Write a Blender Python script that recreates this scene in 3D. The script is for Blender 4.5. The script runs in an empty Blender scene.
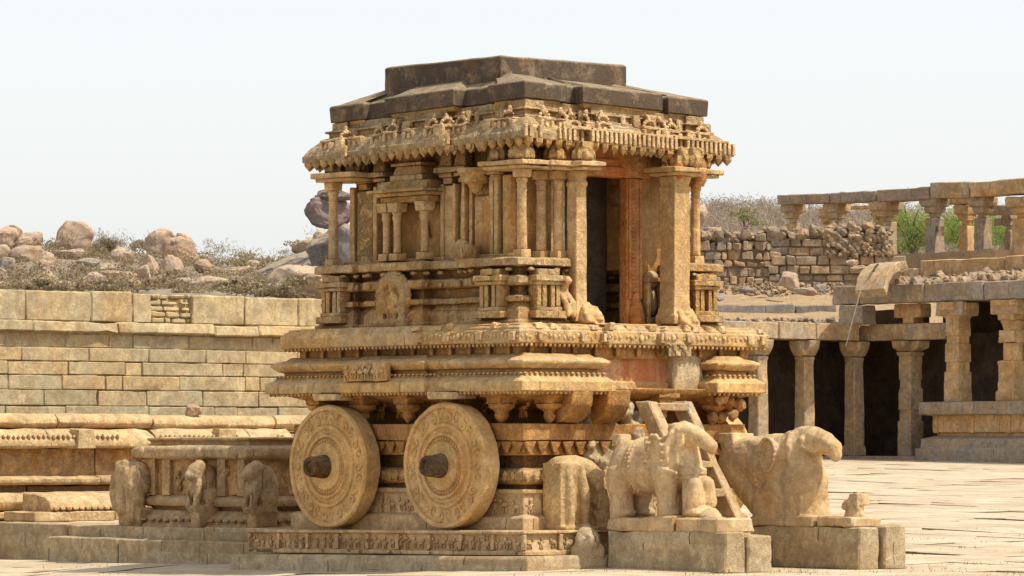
import bpy, bmesh, math, random
from mathutils import Vector, Matrix, noise
random.seed(11)
SC = bpy.context.scene
COL = SC.collection
PI = math.pi
# ------------------------------------------------------------------ frame of reference
F, EYE, HZ = 4200.0, 1.56, 440.0
TH = math.radians(49)
CT, ST = math.cos(TH), math.sin(TH)
OX, OY = 0.013, 55.5
def wp(px, py, D):
    return Vector(((px - 512) / F * D, D, EYE - (py - HZ) / F * D))
def l2w(x, y, z=0.0):
    return Vector((OX + CT * x + ST * y, OY - ST * x + CT * y, z))
def w2l(X, Y):
    dx, dy = X - OX, Y - OY
    return (CT * dx - ST * dy, ST * dx + CT * dy)
def gz(X, Y):
    t = min(max((Y - 54) / 56.0, 0), 1)
    return -0.05 + t * 1.13 + 0.042 * max(min(X, 0), -8)

# ------------------------------------------------------------------ materials
class NT:
    def __init__(s, name):
        s.m = bpy.data.materials.new(name); s.m.use_nodes = True
        s.t = s.m.node_tree; s.t.nodes.clear()
        s.out = s.n('ShaderNodeOutputMaterial'); s.b = s.n('ShaderNodeBsdfPrincipled')
        s.t.links.new(s.b.outputs[0], s.out.inputs[0])
        s.b.inputs['Roughness'].default_value = 0.9
        s.b.inputs['Specular IOR Level'].default_value = 0.15
    def n(s, typ, **kw):
        nd = s.t.nodes.new(typ)
        for k, v in kw.items(): setattr(nd, k, v)
        return nd
    def set(s, sock, v):
        if isinstance(v, bpy.types.NodeSocket): s.t.links.new(v, sock)
        else:
            if isinstance(v, (tuple, list)) and len(v) == 3 and sock.type == 'RGBA': v = (*v, 1)
            sock.default_value = v
    def pos(s, scale=(1, 1, 1)):
        g = s.n('ShaderNodeNewGeometry'); m = s.n('ShaderNodeMapping'); m.inputs['Scale'].default_value = scale
        s.t.links.new(g.outputs['Position'], m.inputs['Vector']); return m.outputs[0]
    def noise(s, vec, scale, detail=4, rough=0.55, dist=0.0):
        nd = s.n('ShaderNodeTexNoise'); s.t.links.new(vec, nd.inputs['Vector'])
        nd.inputs['Scale'].default_value = scale; nd.inputs['Detail'].default_value = detail
        nd.inputs['Roughness'].default_value = rough; nd.inputs['Distortion'].default_value = dist
        return nd.outputs['Fac']
    def vor(s, vec, scale, feature='F1', out='Distance', rnd=1.0):
        nd = s.n('ShaderNodeTexVoronoi'); nd.feature = feature; s.t.links.new(vec, nd.inputs['Vector'])
        nd.inputs['Scale'].default_value = scale; nd.inputs['Randomness'].default_value = rnd
        return nd.outputs[out]
    def ramp(s, v, lo, hi, a=0.0, b=1.0):
        nd = s.n('ShaderNodeMapRange'); nd.interpolation_type = 'SMOOTHSTEP'
        s.set(nd.inputs[0], v); nd.inputs[1].default_value = lo; nd.inputs[2].default_value = hi
        nd.inputs[3].default_value = a; nd.inputs[4].default_value = b
        return nd.outputs[0]
    def math(s, op, a, b=0.0, clamp=False):
        nd = s.n('ShaderNodeMath', operation=op); nd.use_clamp = clamp
        s.set(nd.inputs[0], a); s.set(nd.inputs[1], b); return nd.outputs[0]
    def mix(s, f, a, b, blend='MIX'):
        nd = s.n('ShaderNodeMix'); nd.data_type = 'RGBA'; nd.blend_type = blend
        s.set(nd.inputs[0], f); s.set(nd.inputs[6], a); s.set(nd.inputs[7], b); return nd.outputs[2]
    def bump(s, h, strength, dist, normal=None):
        nd = s.n('ShaderNodeBump'); nd.inputs['Strength'].default_value = strength; nd.inputs['Distance'].default_value = dist
        s.set(nd.inputs['Height'], h)
        if normal is not None: s.t.links.new(normal, nd.inputs['Normal'])
        return nd.outputs[0]
    def attr(s, name):
        nd = s.n('ShaderNodeAttribute'); nd.attribute_name = name; return nd.outputs['Fac']
    def normz(s):
        g = s.n('ShaderNodeNewGeometry'); x = s.n('ShaderNodeSeparateXYZ')
        s.t.links.new(g.outputs['Normal'], x.inputs[0]); return x.outputs[2]

A0 = (.68, .505, .255); B0 = (.45, .325, .16)
def stone(name, a=A0, b=B0, orange=0.35, streak=0.3, dark=0.0, grey=0.2, carve=0.0, carve_scale=9.0, bump=0.5, pits=0.5,
          ocol=(.56, .255, .055), dcol=(.075, .06, .047), gcol=(.43, .37, .27), top=0.25, tint=0.0, seed=0.0, red=0.0, fine=1.0, joint=0.0, tcol=(.56, .45, .29), rust_shade=0.0, sdist=.22, gain=1.66, gam=1.27, vdark=0.0):
    t = NT(name); p0 = t.pos()
    mp = t.n('ShaderNodeMapping'); mp.inputs['Location'].default_value = (seed * 7.3, seed * 3.1, seed * 5.7); t.t.links.new(p0, mp.inputs[0]); p = mp.outputs[0]
    sz = t.n('ShaderNodeMapping'); sz.inputs['Scale'].default_value = (1, 1, .16); t.t.links.new(p, sz.inputs[0]); ps = sz.outputs[0]
    c = t.mix(t.ramp(t.noise(p, 1.7, 6, .68), .36, .64), a, b)
    c = t.mix(t.ramp(t.noise(p, 0.9, 6, .65, .4), .58, .40, 0, grey * 1.3), c, gcol)
    if tint: 
        tv = t.attr('tint')
        c = t.mix(t.ramp(tv, .55, 1.0, 0, tint), c, (a[0]*1.02, a[1]*.80, a[2]*.55)); c = t.mix(t.ramp(tv, .45, 0, 0, tint), c, (b[0]*.72, b[1]*.74, b[2]*.80))
    o = t.math('MULTIPLY', t.ramp(t.noise(ps, 2.6, 6, .68, .4), .47, .66), orange)
    c = t.mix(o, c, ocol)
    if red:
        c = t.mix(t.math('MULTIPLY', t.ramp(t.noise(ps, 3.3, 4, .6), .36, .6), red), c, (.46, .10, .035))
    sk = t.math('MULTIPLY', t.ramp(t.noise(ps, 5.5, 7, .74), .52, .70), streak)
    c = t.mix(sk, c, dcol)
    if dark:
        c = t.mix(t.math('MULTIPLY', t.ramp(t.noise(p, 2.1, 7, .7, .5), .66, .36), dark), c, dcol)
    if joint:      # tight joints between the blocks, laid along the court axes
        sp = t.n('ShaderNodeSeparateXYZ'); t.t.links.new(p0, sp.inputs[0]); X, Y, Zz = sp.outputs
        lay = t.math('FLOOR', t.math('DIVIDE', Zz, .29))
        wob = t.math('MULTIPLY', t.noise(p0, 7, 2), .03)
        us = []; ids = []
        for ca, cb in ((CT, -ST), (ST, CT)):
            u = t.math('ADD', t.math('MULTIPLY', X, ca), t.math('MULTIPLY', Y, cb))
            uu = t.math('ADD', t.math('ADD', t.math('DIVIDE', u, joint), wob), t.math('MULTIPLY', lay, .381 + seed * .07)); ids.append(t.math('FLOOR', uu))
            fr = t.math('FRACT', uu)
            us.append(t.ramp(fr, .006, .016, 1, 0))
        jm = t.math('MULTIPLY', t.math('MAXIMUM', us[0], us[1]), t.ramp(t.noise(p0, 2.2, 3), .38, .5, .15, .9))
        cx = t.n('ShaderNodeCombineXYZ'); t.set(cx.inputs[0], ids[0]); t.set(cx.inputs[1], ids[1]); t.set(cx.inputs[2], lay)
        wn = t.n('ShaderNodeTexWhiteNoise'); wn.noise_dimensions = '3D'; t.t.links.new(cx.outputs[0], wn.inputs[0]); wv_ = wn.outputs['Value']
        c = t.mix(t.ramp(wv_, .55, 1.0, 0, .42), c, (gcol[0]*1.12, gcol[1]*1.12, gcol[2]*1.1)); c = t.mix(t.ramp(wv_, .40, .0, 0, .42), c, (b[0]*.78, b[1]*.70, b[2]*.58))
        c = t.mix(jm, c, (.06, .04, .022))
    if rust_shade:    # rust bloom in rain-sheltered folds; crevice shade painted into the colour deeper in
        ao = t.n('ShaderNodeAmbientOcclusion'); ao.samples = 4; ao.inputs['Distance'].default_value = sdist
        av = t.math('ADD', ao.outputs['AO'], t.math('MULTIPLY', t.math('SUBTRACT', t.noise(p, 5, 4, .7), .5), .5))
        c = t.mix(t.ramp(av, .76, .40, 0, .60 * rust_shade), c, ocol)
        c = t.mix(t.ramp(av, .50, .14, 0, .85 * rust_shade), c, (.055, .032, .016))
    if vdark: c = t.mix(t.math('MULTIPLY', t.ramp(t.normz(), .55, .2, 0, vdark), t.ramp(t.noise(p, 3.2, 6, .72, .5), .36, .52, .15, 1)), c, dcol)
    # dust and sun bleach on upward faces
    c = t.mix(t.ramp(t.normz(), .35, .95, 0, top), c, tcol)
    f1 = t.noise(p, 38, 5, .75); f2 = t.noise(p, 11, 5, .7)
    g1 = t.noise(p, 3.6, 7, .74, .6); g2 = t.noise(p, 7.5, 6, .72, .3)
    c = t.mix(t.ramp(g1, .34, .56, .55 * fine, 0), c, (b[0]*.50, b[1]*.46, b[2]*.46))        # broad grime
    c = t.mix(t.ramp(g2, .40, .58, .34 * fine, 0), c, (b[0]*.42, b[1]*.40, b[2]*.42))
    c = t.mix(t.ramp(t.noise(p, 4.8, 7, .75, .8), .56, .70, 0, .55 * fine), c, (gcol[0]*1.15, gcol[1]*1.16, gcol[2]*1.2))   # pale lichen and lime
    c = t.mix(t.ramp(f1, .30, .72, .42 * fine, 0), c, (b[0]*.42, b[1]*.40, b[2]*.38))
    c = t.mix(t.ramp(f2, .38, .64, .24 * fine, 0), c, (b[0]*.55, b[1]*.52, b[2]*.5))
    c = t.mix(t.ramp(t.noise(p, 60, 3, .8), .60, .75, 0, .35 * fine), c, (a[0]*1.18, a[1]*1.2, a[2]*1.25))
    gm = t.n('ShaderNodeGamma'); t.set(gm.inputs[0], c); gm.inputs[1].default_value = gam; c = gm.outputs[0]
    gn = t.n('ShaderNodeVectorMath', operation='SCALE'); t.set(gn.inputs[0], c); gn.inputs['Scale'].default_value = gain; c = gn.outputs[0]
    nrm = None
    h = t.math('ADD', t.math('MULTIPLY', f2, 1.0), t.math('MULTIPLY', f1, 0.45))
    if pits:
        h = t.math('ADD', h, t.ramp(t.vor(p, 26), .12, .34, -.35 * pits, 0))
    if carve:
        wv = t.n('ShaderNodeVectorMath', operation='ADD'); t.t.links.new(p, wv.inputs[0])
        nn = t.n('ShaderNodeTexNoise'); nn.inputs['Scale'].default_value = carve_scale * .7; nn.inputs['Detail'].default_value = 3; t.t.links.new(p, nn.inputs['Vector'])
        vm = t.n('ShaderNodeVectorMath', operation='SCALE'); t.t.links.new(nn.outputs['Color'], vm.inputs[0]); vm.inputs['Scale'].default_value = .22
        t.t.links.new(vm.outputs[0], wv.inputs[1])
        v = t.vor(wv.outputs[0], carve_scale, 'SMOOTH_F1'); e = t.vor(wv.outputs[0], carve_scale * 2.1, 'F1')
        cv = t.math('ADD', t.ramp(v, .12, .55, 1, 0), t.math('MULTIPLY', t.ramp(e, .1, .5, 1, 0), .5))
        c = t.mix(t.ramp(cv, .50, .12, 0, .55 * min(carve, 1)), c, (.10, .062, .03))
        nrm = t.bump(cv, min(1, carve), .05)
    t.set(t.b.inputs['Base Color'], c)
    t.set(t.b.inputs['Normal'], t.bump(h, bump, .03, nrm))
    return t.m

def plain(name, col, col2=None, scale=6, rough=.9, transl=0):
    t = NT(name); p = t.pos()
    c = t.mix(t.ramp(t.noise(p, scale, 5, .7), .3, .7), col, col2 or tuple(v * .6 for v in col))
    t.set(t.b.inputs['Base Color'], c); t.b.inputs['Roughness'].default_value = rough
    t.set(t.b.inputs['Normal'], t.bump(t.noise(p, scale * 4, 4), .3, .03))
    return t.m

def leafmat(name, c1, c2, c3):
    t = NT(name)
    oi = t.attr('tint')
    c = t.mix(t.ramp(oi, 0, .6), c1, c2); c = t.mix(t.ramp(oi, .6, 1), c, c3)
    t.set(t.b.inputs['Base Color'], c)
    tr = t.n('ShaderNodeBsdfTranslucent'); t.set(tr.inputs[0], c)
    ms = t.n('ShaderNodeMixShader'); ms.inputs[0].default_value = .3
    t.t.links.new(t.b.outputs[0], ms.inputs[1]); t.t.links.new(tr.outputs[0], ms.inputs[2]); t.t.links.new(ms.outputs[0], t.out.inputs[0])
    return t.m

M = {}
M['body'] = stone('stone_warm', orange=.5, streak=.65, grey=.55, carve=.45, carve_scale=10, seed=1, joint=.83, rust_shade=0.95, sdist=.45)
M['plainwarm'] = stone('stone_smooth', orange=.32, streak=.55, grey=.5, bump=.45, seed=2, joint=1.31, a=(.70,.52,.265), b=(.52,.375,.185), rust_shade=0.8, carve=.2, carve_scale=16, sdist=.30)
M['carved'] = stone('stone_carved', orange=.40, streak=.25, grey=.2, carve=1.0, carve_scale=8, seed=3, rust_shade=0.8)
M['chassis'] = stone('stone_chassis', a=(.56,.36,.15), b=(.38,.235,.10), orange=.6, streak=.6, grey=.15, carve=.25, carve_scale=14, red=.12, seed=4, rust_shade=0.9, sdist=.30)
M['wheel'] = stone('stone_wheel', a=(.68,.49,.25), b=(.50,.345,.165), orange=.18, streak=.25, grey=.35, bump=.35, top=.1, seed=5, carve=.25, carve_scale=15, rust_shade=.8, sdist=.05, gcol=(.52,.43,.29), fine=.55, gain=1.5)
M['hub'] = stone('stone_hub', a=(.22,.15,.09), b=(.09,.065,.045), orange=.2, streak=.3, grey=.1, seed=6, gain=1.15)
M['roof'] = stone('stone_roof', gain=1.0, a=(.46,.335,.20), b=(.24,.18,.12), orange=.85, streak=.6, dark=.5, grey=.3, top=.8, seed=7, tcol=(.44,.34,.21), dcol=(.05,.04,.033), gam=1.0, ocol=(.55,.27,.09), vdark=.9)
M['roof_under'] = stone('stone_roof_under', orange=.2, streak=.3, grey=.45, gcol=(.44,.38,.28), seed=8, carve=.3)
M['eave'] = stone('stone_eave', a=(.60,.47,.28), b=(.43,.33,.19), orange=.18, streak=.6, grey=.5, gcol=(.40,.36,.28), carve=.55, carve_scale=7, seed=9, joint=.9, rust_shade=0.8, sdist=.2)
M['pale'] = stone('stone_pale', a=(.74,.60,.38), b=(.56,.43,.26), orange=.2, streak=.15, grey=.1, carve=.4, carve_scale=14, seed=10, rust_shade=0.5)
M['wall'] = stone('stone_shrine_wall', a=(.64,.465,.24), b=(.47,.33,.165), orange=.75, streak=.6, grey=.5, carve=.25, carve_scale=12, seed=11, joint=.97, rust_shade=1.1, sdist=.5)
M['pillar'] = stone('stone_pillar', a=(.70,.535,.305), b=(.52,.385,.21), orange=.28, streak=.3, grey=.3, carve=.25, carve_scale=16, seed=12, rust_shade=0.7, sdist=.30)
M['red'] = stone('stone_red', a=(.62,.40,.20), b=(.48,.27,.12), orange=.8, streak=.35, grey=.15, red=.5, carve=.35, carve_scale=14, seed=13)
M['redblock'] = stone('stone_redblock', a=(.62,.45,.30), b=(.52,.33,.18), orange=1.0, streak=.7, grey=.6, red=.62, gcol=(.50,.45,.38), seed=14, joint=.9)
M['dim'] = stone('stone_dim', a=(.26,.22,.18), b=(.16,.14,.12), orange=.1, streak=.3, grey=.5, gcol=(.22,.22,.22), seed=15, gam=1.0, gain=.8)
M['eleph'] = stone('stone_elephant', a=(.68,.525,.32), b=(.48,.36,.21), orange=.15, streak=.35, grey=.45, bump=.45, top=.35, seed=16, carve=.0, carve_scale=18, rust_shade=.35, gcol=(.50,.43,.32), fine=.7, gain=1.5)
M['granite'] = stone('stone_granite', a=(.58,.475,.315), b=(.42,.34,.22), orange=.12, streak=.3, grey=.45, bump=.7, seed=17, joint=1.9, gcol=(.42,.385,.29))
M['frieze'] = stone('stone_frieze', a=(.62,.475,.29), b=(.44,.325,.19), orange=.12, streak=.3, grey=.3, seed=18, bump=.5, joint=1.55, rust_shade=0.7, sdist=.08)
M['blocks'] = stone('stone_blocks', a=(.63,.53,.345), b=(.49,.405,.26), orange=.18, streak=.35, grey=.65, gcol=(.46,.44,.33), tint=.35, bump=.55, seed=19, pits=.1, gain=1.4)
M['plinth'] = stone('stone_plinth', a=(.66,.53,.325), b=(.49,.38,.23), orange=.25, streak=.45, grey=.25, carve=.25, carve_scale=8, seed=20, rust_shade=0.6)
M['guard'] = stone('stone_guard', a=(.58,.45,.275), b=(.41,.31,.185), orange=.2, streak=.35, grey=.3, carve=.2, carve_scale=12, seed=21, joint=1.2, rust_shade=0.6)
M['guardwall'] = stone('stone_guardwall', a=(.60,.43,.23), b=(.45,.30,.155), orange=.8, streak=.4, grey=.2, carve=.6, carve_scale=6, seed=22, rust_shade=0.6)
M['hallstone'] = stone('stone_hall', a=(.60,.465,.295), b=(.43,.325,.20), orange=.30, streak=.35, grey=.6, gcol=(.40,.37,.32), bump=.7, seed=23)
M['hallwarm'] = stone('stone_hallwarm', a=(.66,.485,.28), b=(.48,.34,.185), orange=.45, streak=.3, grey=.3, seed=24, joint=1.1, rust_shade=0.5)
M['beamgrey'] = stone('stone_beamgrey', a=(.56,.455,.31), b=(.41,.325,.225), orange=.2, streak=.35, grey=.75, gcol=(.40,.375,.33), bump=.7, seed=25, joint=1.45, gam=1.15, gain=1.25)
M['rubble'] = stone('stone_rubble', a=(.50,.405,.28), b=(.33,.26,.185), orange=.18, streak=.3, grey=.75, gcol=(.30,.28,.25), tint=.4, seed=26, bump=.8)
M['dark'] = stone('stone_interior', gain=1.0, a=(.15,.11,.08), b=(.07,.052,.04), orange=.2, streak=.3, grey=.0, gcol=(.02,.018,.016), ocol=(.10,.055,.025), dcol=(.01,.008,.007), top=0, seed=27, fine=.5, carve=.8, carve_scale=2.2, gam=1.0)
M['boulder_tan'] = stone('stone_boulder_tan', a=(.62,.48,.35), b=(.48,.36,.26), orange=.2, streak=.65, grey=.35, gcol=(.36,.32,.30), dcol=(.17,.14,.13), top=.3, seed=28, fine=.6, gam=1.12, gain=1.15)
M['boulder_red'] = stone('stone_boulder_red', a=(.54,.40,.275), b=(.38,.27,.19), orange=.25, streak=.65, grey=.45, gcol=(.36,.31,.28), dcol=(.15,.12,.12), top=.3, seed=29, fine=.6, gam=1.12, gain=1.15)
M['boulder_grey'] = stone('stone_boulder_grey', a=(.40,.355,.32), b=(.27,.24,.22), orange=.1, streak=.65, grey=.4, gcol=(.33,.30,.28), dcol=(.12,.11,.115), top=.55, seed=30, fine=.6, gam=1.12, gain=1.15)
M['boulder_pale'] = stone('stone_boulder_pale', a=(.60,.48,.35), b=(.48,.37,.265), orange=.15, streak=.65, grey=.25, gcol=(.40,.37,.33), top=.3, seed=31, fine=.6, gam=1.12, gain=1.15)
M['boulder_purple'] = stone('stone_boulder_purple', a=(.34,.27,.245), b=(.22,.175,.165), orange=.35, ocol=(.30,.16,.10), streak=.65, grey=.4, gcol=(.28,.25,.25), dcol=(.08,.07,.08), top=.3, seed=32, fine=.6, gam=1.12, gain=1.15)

def paving_mat():
    t = NT('paving_granite'); p = t.pos(); tv = t.attr('tint')
    c = t.mix(t.ramp(tv, 0, 1), (.50, .41, .285), (.60, .505, .365))
    c = t.mix(t.ramp(t.noise(p, .55, 7, .72, .6), .45, .62, 0, .8), c, (.44, .335, .215))
    c = t.mix(t.ramp(t.noise(p, 1.6, 7, .78), .54, .66, 0, .75), c, (.33, .235, .14))
    c = t.mix(t.ramp(t.noise(p, 26, 4, .75), .35, .62, .28, 0), c, (.34, .26, .18))
    t.set(t.b.inputs['Base Color'], c)
    t.set(t.b.inputs['Normal'], t.bump(t.noise(p, 9, 6, .7), .35, .03))
    return t.m
def earth_mat(name, c1, c2, c3, s=1.0):
    t = NT(name); p = t.pos()
    c = t.mix(t.ramp(t.noise(p, .5 * s, 6, .7), .35, .65), c1, c2)
    c = t.mix(t.ramp(t.noise(p, 2.2 * s, 6, .75), .52, .66, 0, .8), c, c3)
    c = t.mix(t.ramp(t.noise(p, 14 * s, 4, .7), .35, .6, .4, 0), c, tuple(v * .5 for v in c1))
    t.set(t.b.inputs['Base Color'], c); t.set(t.b.inputs['Normal'], t.bump(t.noise(p, 5 * s, 6, .7), .7, .12))
    return t.m
M['paving'] = paving_mat()
M['joint'] = earth_mat('joint_soil', (.30, .19, .10), (.21, .135, .07), (.26, .18, .085))
M['earth'] = earth_mat('dry_earth', (.46, .325, .185), (.36, .25, .15), (.24, .19, .13))
M['hill'] = earth_mat('hill_scrub_ground', (.30, .24, .175), (.22, .18, .135), (.42, .335, .23), .35)  # hill and scrub tones paled to stand in for distance haze
M['rock_strip'] = M['granite']
M['scrub'] = leafmat('dry_scrub_leaves', (.20, .155, .10), (.31, .24, .145), (.42, .34, .20))
M['scrub2'] = leafmat('grey_scrub_twigs', (.28, .215, .17), (.36, .285, .215), (.43, .36, .26))
M['green'] = leafmat('green_leaves', (.17, .23, .06), (.30, .38, .10), (.46, .52, .17))
M['green2'] = leafmat('olive_leaves', (.17, .18, .075), (.27, .265, .11), (.38, .36, .16))
M['bark'] = plain('bark', (.16, .125, .10))
M['grass'] = leafmat('grass_blades', (.12, .13, .04), (.22, .20, .07), (.34, .28, .12))
M['slabgrey'] = stone('stone_slabgrey', a=(.42,.385,.33), b=(.30,.27,.235), orange=.1, streak=.3, grey=.4, gcol=(.30,.295,.28), seed=33, gam=1.12, gain=1.25)
M['cable'] = plain('cable_sheath', (.55, .50, .42))

# ------------------------------------------------------------------ mesh helpers
class B:
    def __init__(s):
        s.bm = bmesh.new(); s.ti = s.bm.verts.layers.float.new('tint'); s.cur = .5
    def v(s, co):
        x = s.bm.verts.new(co); x[s.ti] = s.cur; return x
    def f(s, vs, mi=0):
        try:
            fc = s.bm.faces.new(vs); fc.material_index = mi; return fc
        except ValueError: return None
    def hexa(s, p, mi=0):        # 8 points: bottom 4 ccw, top 4 ccw
        q = [s.v(a) for a in p]
        for i in ((3, 2, 1, 0), (4, 5, 6, 7), (0, 1, 5, 4), (1, 2, 6, 5), (2, 3, 7, 6), (3, 0, 4, 7)): s.f([q[k] for k in i], mi)
        return q
    def box(s, x0, x1, y0, y1, z0, z1, j=0.0, inset=0.0):
        r = lambda: random.uniform(-j, j) if j else 0
        i = inset
        s.hexa([(x0+r(), y0+r(), z0), (x1+r(), y0+r(), z0), (x1+r(), y1+r(), z0), (x0+r(), y1+r(), z0),
                (x0+i+r(), y0+i+r(), z1+r()), (x1-i+r(), y0+i+r(), z1+r()), (x1-i+r(), y1-i+r(), z1+r()), (x0+i+r(), y1-i+r(), z1+r())])
    def ring(s, pts): return [s.v(p) for p in pts]
    def bridge(s, a, b):
        n = len(a)
        for i in range(n): s.f((a[i], a[(i+1) % n], b[(i+1) % n], b[i]))
    def cap(s, r, up=True): s.f(r if up else r[::-1])
    def sweep(s, plan, prof, capb=True, capt=True):
        prev = None
        for off, z in prof:
            r = s.ring([(x, y, z) for x, y in offset(plan, off)])
            if prev is None:
                if capb: s.cap(r, False)
            else: s.bridge(prev, r)
            prev = r
        if capt: s.cap(prev)
    def stack(s, cx, cy, secs, rot=0.0):
        # list of (z, r, n): r is the half width across flats; consecutive entries of equal n are bridged
        prev, pn, pz = None, None, 0
        for z, r, n in secs:
            R = r / math.cos(PI / n); o = rot + PI / n
            pts = [(cx + R * math.cos(o + 2*PI*i/n), cy + R * math.sin(o + 2*PI*i/n), z) for i in range(n)]
            rg = s.ring(pts)
            if prev is None or pn != n:
                if prev is not None:
                    s.cap(prev)
                    if abs(z - pz) > 1e-4:
                        r0 = s.ring([(x_, y_, pz) for x_, y_, z_ in pts]); s.cap(r0, False); s.bridge(r0, rg)
                    else: s.cap(rg, False)
                else: s.cap(rg, False)
            else: s.bridge(prev, rg)
            prev, pn, pz = rg, n, z
        s.cap(prev)
    def lathe(s, mat, prof, n=48):
        # prof: list of (axial, radius); axis = local Z of mat
        prev = None
        for h, r in prof:
            rg = s.ring([mat @ Vector((r*math.cos(2*PI*i/n), r*math.sin(2*PI*i/n), h)) for i in range(n)])
            if prev is None: s.cap(rg, False)
            else: s.bridge(prev, rg)
            prev = rg
        s.cap(prev)
    def ell(s, c, r, rot=None, sub=2):
        m = Matrix.Translation(Vector(c))
        if rot: m = m @ Matrix.Rotation(rot[2], 4, 'Z') @ Matrix.Rotation(rot[1], 4, 'Y') @ Matrix.Rotation(rot[0], 4, 'X')
        m = m @ Matrix.Diagonal((*r, 1))
        g = bmesh.ops.create_icosphere(s.bm, subdivisions=sub, radius=1, matrix=m)
        for x in g['verts']: x[s.ti] = s.cur
    def chain(s, pts, rad, step=.4, sub=2, flat=1.0):
        for i in range(len(pts) - 1):
            a, b = Vector(pts[i]), Vector(pts[i+1]); ra, rb = rad[i], rad[i+1]
            n = max(2, int((b - a).length / (step * min(ra, rb))) + 1)
            for k in range(n + 1):
                t = k / n; r = ra + (rb - ra) * t
                s.ell(a.lerp(b, t), (r, r * flat, r), sub=sub)
    def tube(s, pts, rad, n=8):
        prev = None
        for i, p in enumerate(pts):
            p = Vector(p)
            d = (Vector(pts[min(i+1, len(pts)-1)]) - Vector(pts[max(i-1, 0)])).normalized()
            q = d.to_track_quat('Z', 'Y'); r = rad[i] if isinstance(rad, (list, tuple)) else rad
            rg = s.ring([p + q @ Vector((r*math.cos(2*PI*k/n), r*math.sin(2*PI*k/n), 0)) for k in range(n)])
            if prev is None: s.cap(rg, False)
            else: s.bridge(prev, rg)
            prev = rg
        s.cap(prev)
    def drop(s, c, r, h, n=6):      # small pendant, hanging bud
        x, y, z = c
        a = s.ring([(x + r*math.cos(2*PI*i/n), y + r*math.sin(2*PI*i/n), z) for i in range(n)])
        b = s.ring([(x + r*math.cos(2*PI*i/n), y + r*math.sin(2*PI*i/n), z - h*.45) for i in range(n)])
        t = s.v((x, y, z - h)); s.cap(a)
        s.bridge(b, a)
        for i in range(n): s.f((b[(i+1) % n], b[i], t))
    def weather(s, bevel=.012, maxe=.16, amp=.008, freq=6.0, rounds=3):
        bm = s.bm
        bmesh.ops.recalc_face_normals(bm, faces=bm.faces[:])
        if bevel:
            es = [e for e in bm.edges if len(e.link_faces) == 2 and e.calc_face_angle(0) > .5 and e.calc_length() > bevel * 2.5]
            if es: bmesh.ops.bevel(bm, geom=es, offset=bevel, segments=1, affect='EDGES', clamp_overlap=True)
        if maxe:
            big = [f for f in bm.faces if len(f.verts) > 4]
            if big: bmesh.ops.triangulate(bm, faces=big)
            for _ in range(rounds):
                es = [e for e in bm.edges if e.calc_length() > maxe]
                if not es: break
                bmesh.ops.subdivide_edges(bm, edges=es, cuts=1, use_grid_fill=True)
                big = [f for f in bm.faces if len(f.verts) > 4]
                if big: bmesh.ops.triangulate(bm, faces=big)
        if amp:
            bm.normal_update()
            sh = [(v, v.normal.copy()) for v in bm.verts]
            for v, n in sh:
                c = v.co + s.woff
                d = noise.noise(c * freq) * amp + noise.noise(c * freq * 2.7) * amp * .6 + min(0, noise.noise(c * freq * .45) + .22) * amp * 4.0
                v.co += n * d
    woff = Vector((0, 0, 0))
    def build(s, name, mat, parent=None, bevel=.012, maxe=.16, amp=.008, freq=6.0, rounds=3, smooth=True, ang=.6):
        if bevel or maxe or amp: s.weather(bevel, maxe, amp, freq, rounds)
        else: bmesh.ops.recalc_face_normals(s.bm, faces=s.bm.faces[:])
        me = bpy.data.meshes.new(name); s.bm.to_mesh(me); s.bm.free()
        return link(name, me, mat, parent, smooth, ang)

def link(name, me, mat, parent=None, smooth=True, ang=.6):
    for m_ in (mat if isinstance(mat, (list, tuple)) else [mat]): me.materials.append(m_)
    if smooth and len(me.polygons):
        me.polygons.foreach_set('use_smooth', [True] * len(me.polygons)); me.set_sharp_from_angle(angle=ang)
    o = bpy.data.objects.new(name, me); COL.objects.link(o)
    if parent: o.parent = parent
    return o

def organic(b, name, mat, parent=None, voxel=.03, amp=.01, freq=5.0, smooth_it=2, ang=3.2):
    me = bpy.data.meshes.new('tmp'); b.bm.to_mesh(me); b.bm.free()
    o = bpy.data.objects.new('tmp', me); COL.objects.link(o)
    md = o.modifiers.new('r', 'REMESH'); md.mode = 'VOXEL'; md.voxel_size = voxel
    if smooth_it:
        sm = o.modifiers.new('s', 'SMOOTH'); sm.factor = .5; sm.iterations = smooth_it
    dg = bpy.context.evaluated_depsgraph_get(); dg.update()
    m2 = bpy.data.meshes.new_from_object(o.evaluated_get(dg))
    bpy.data.objects.remove(o); bpy.data.meshes.remove(me)
    m2.name = name
    co = [0.0] * (3 * len(m2.vertices)); no = co[:]
    m2.vertices.foreach_get('co', co); m2.vertices.foreach_get('normal', no)
    for i in range(len(m2.vertices)):
        c = Vector(co[3*i:3*i+3]); n = no[3*i:3*i+3]
        d = noise.noise(c * freq) * amp + noise.noise(c * freq * 3.1) * amp * .5
        for k in range(3): co[3*i+k] += n[k] * d
    m2.vertices.foreach_set('co', co); m2.update()
    return link(name, m2, mat, parent, True, ang)

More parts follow.
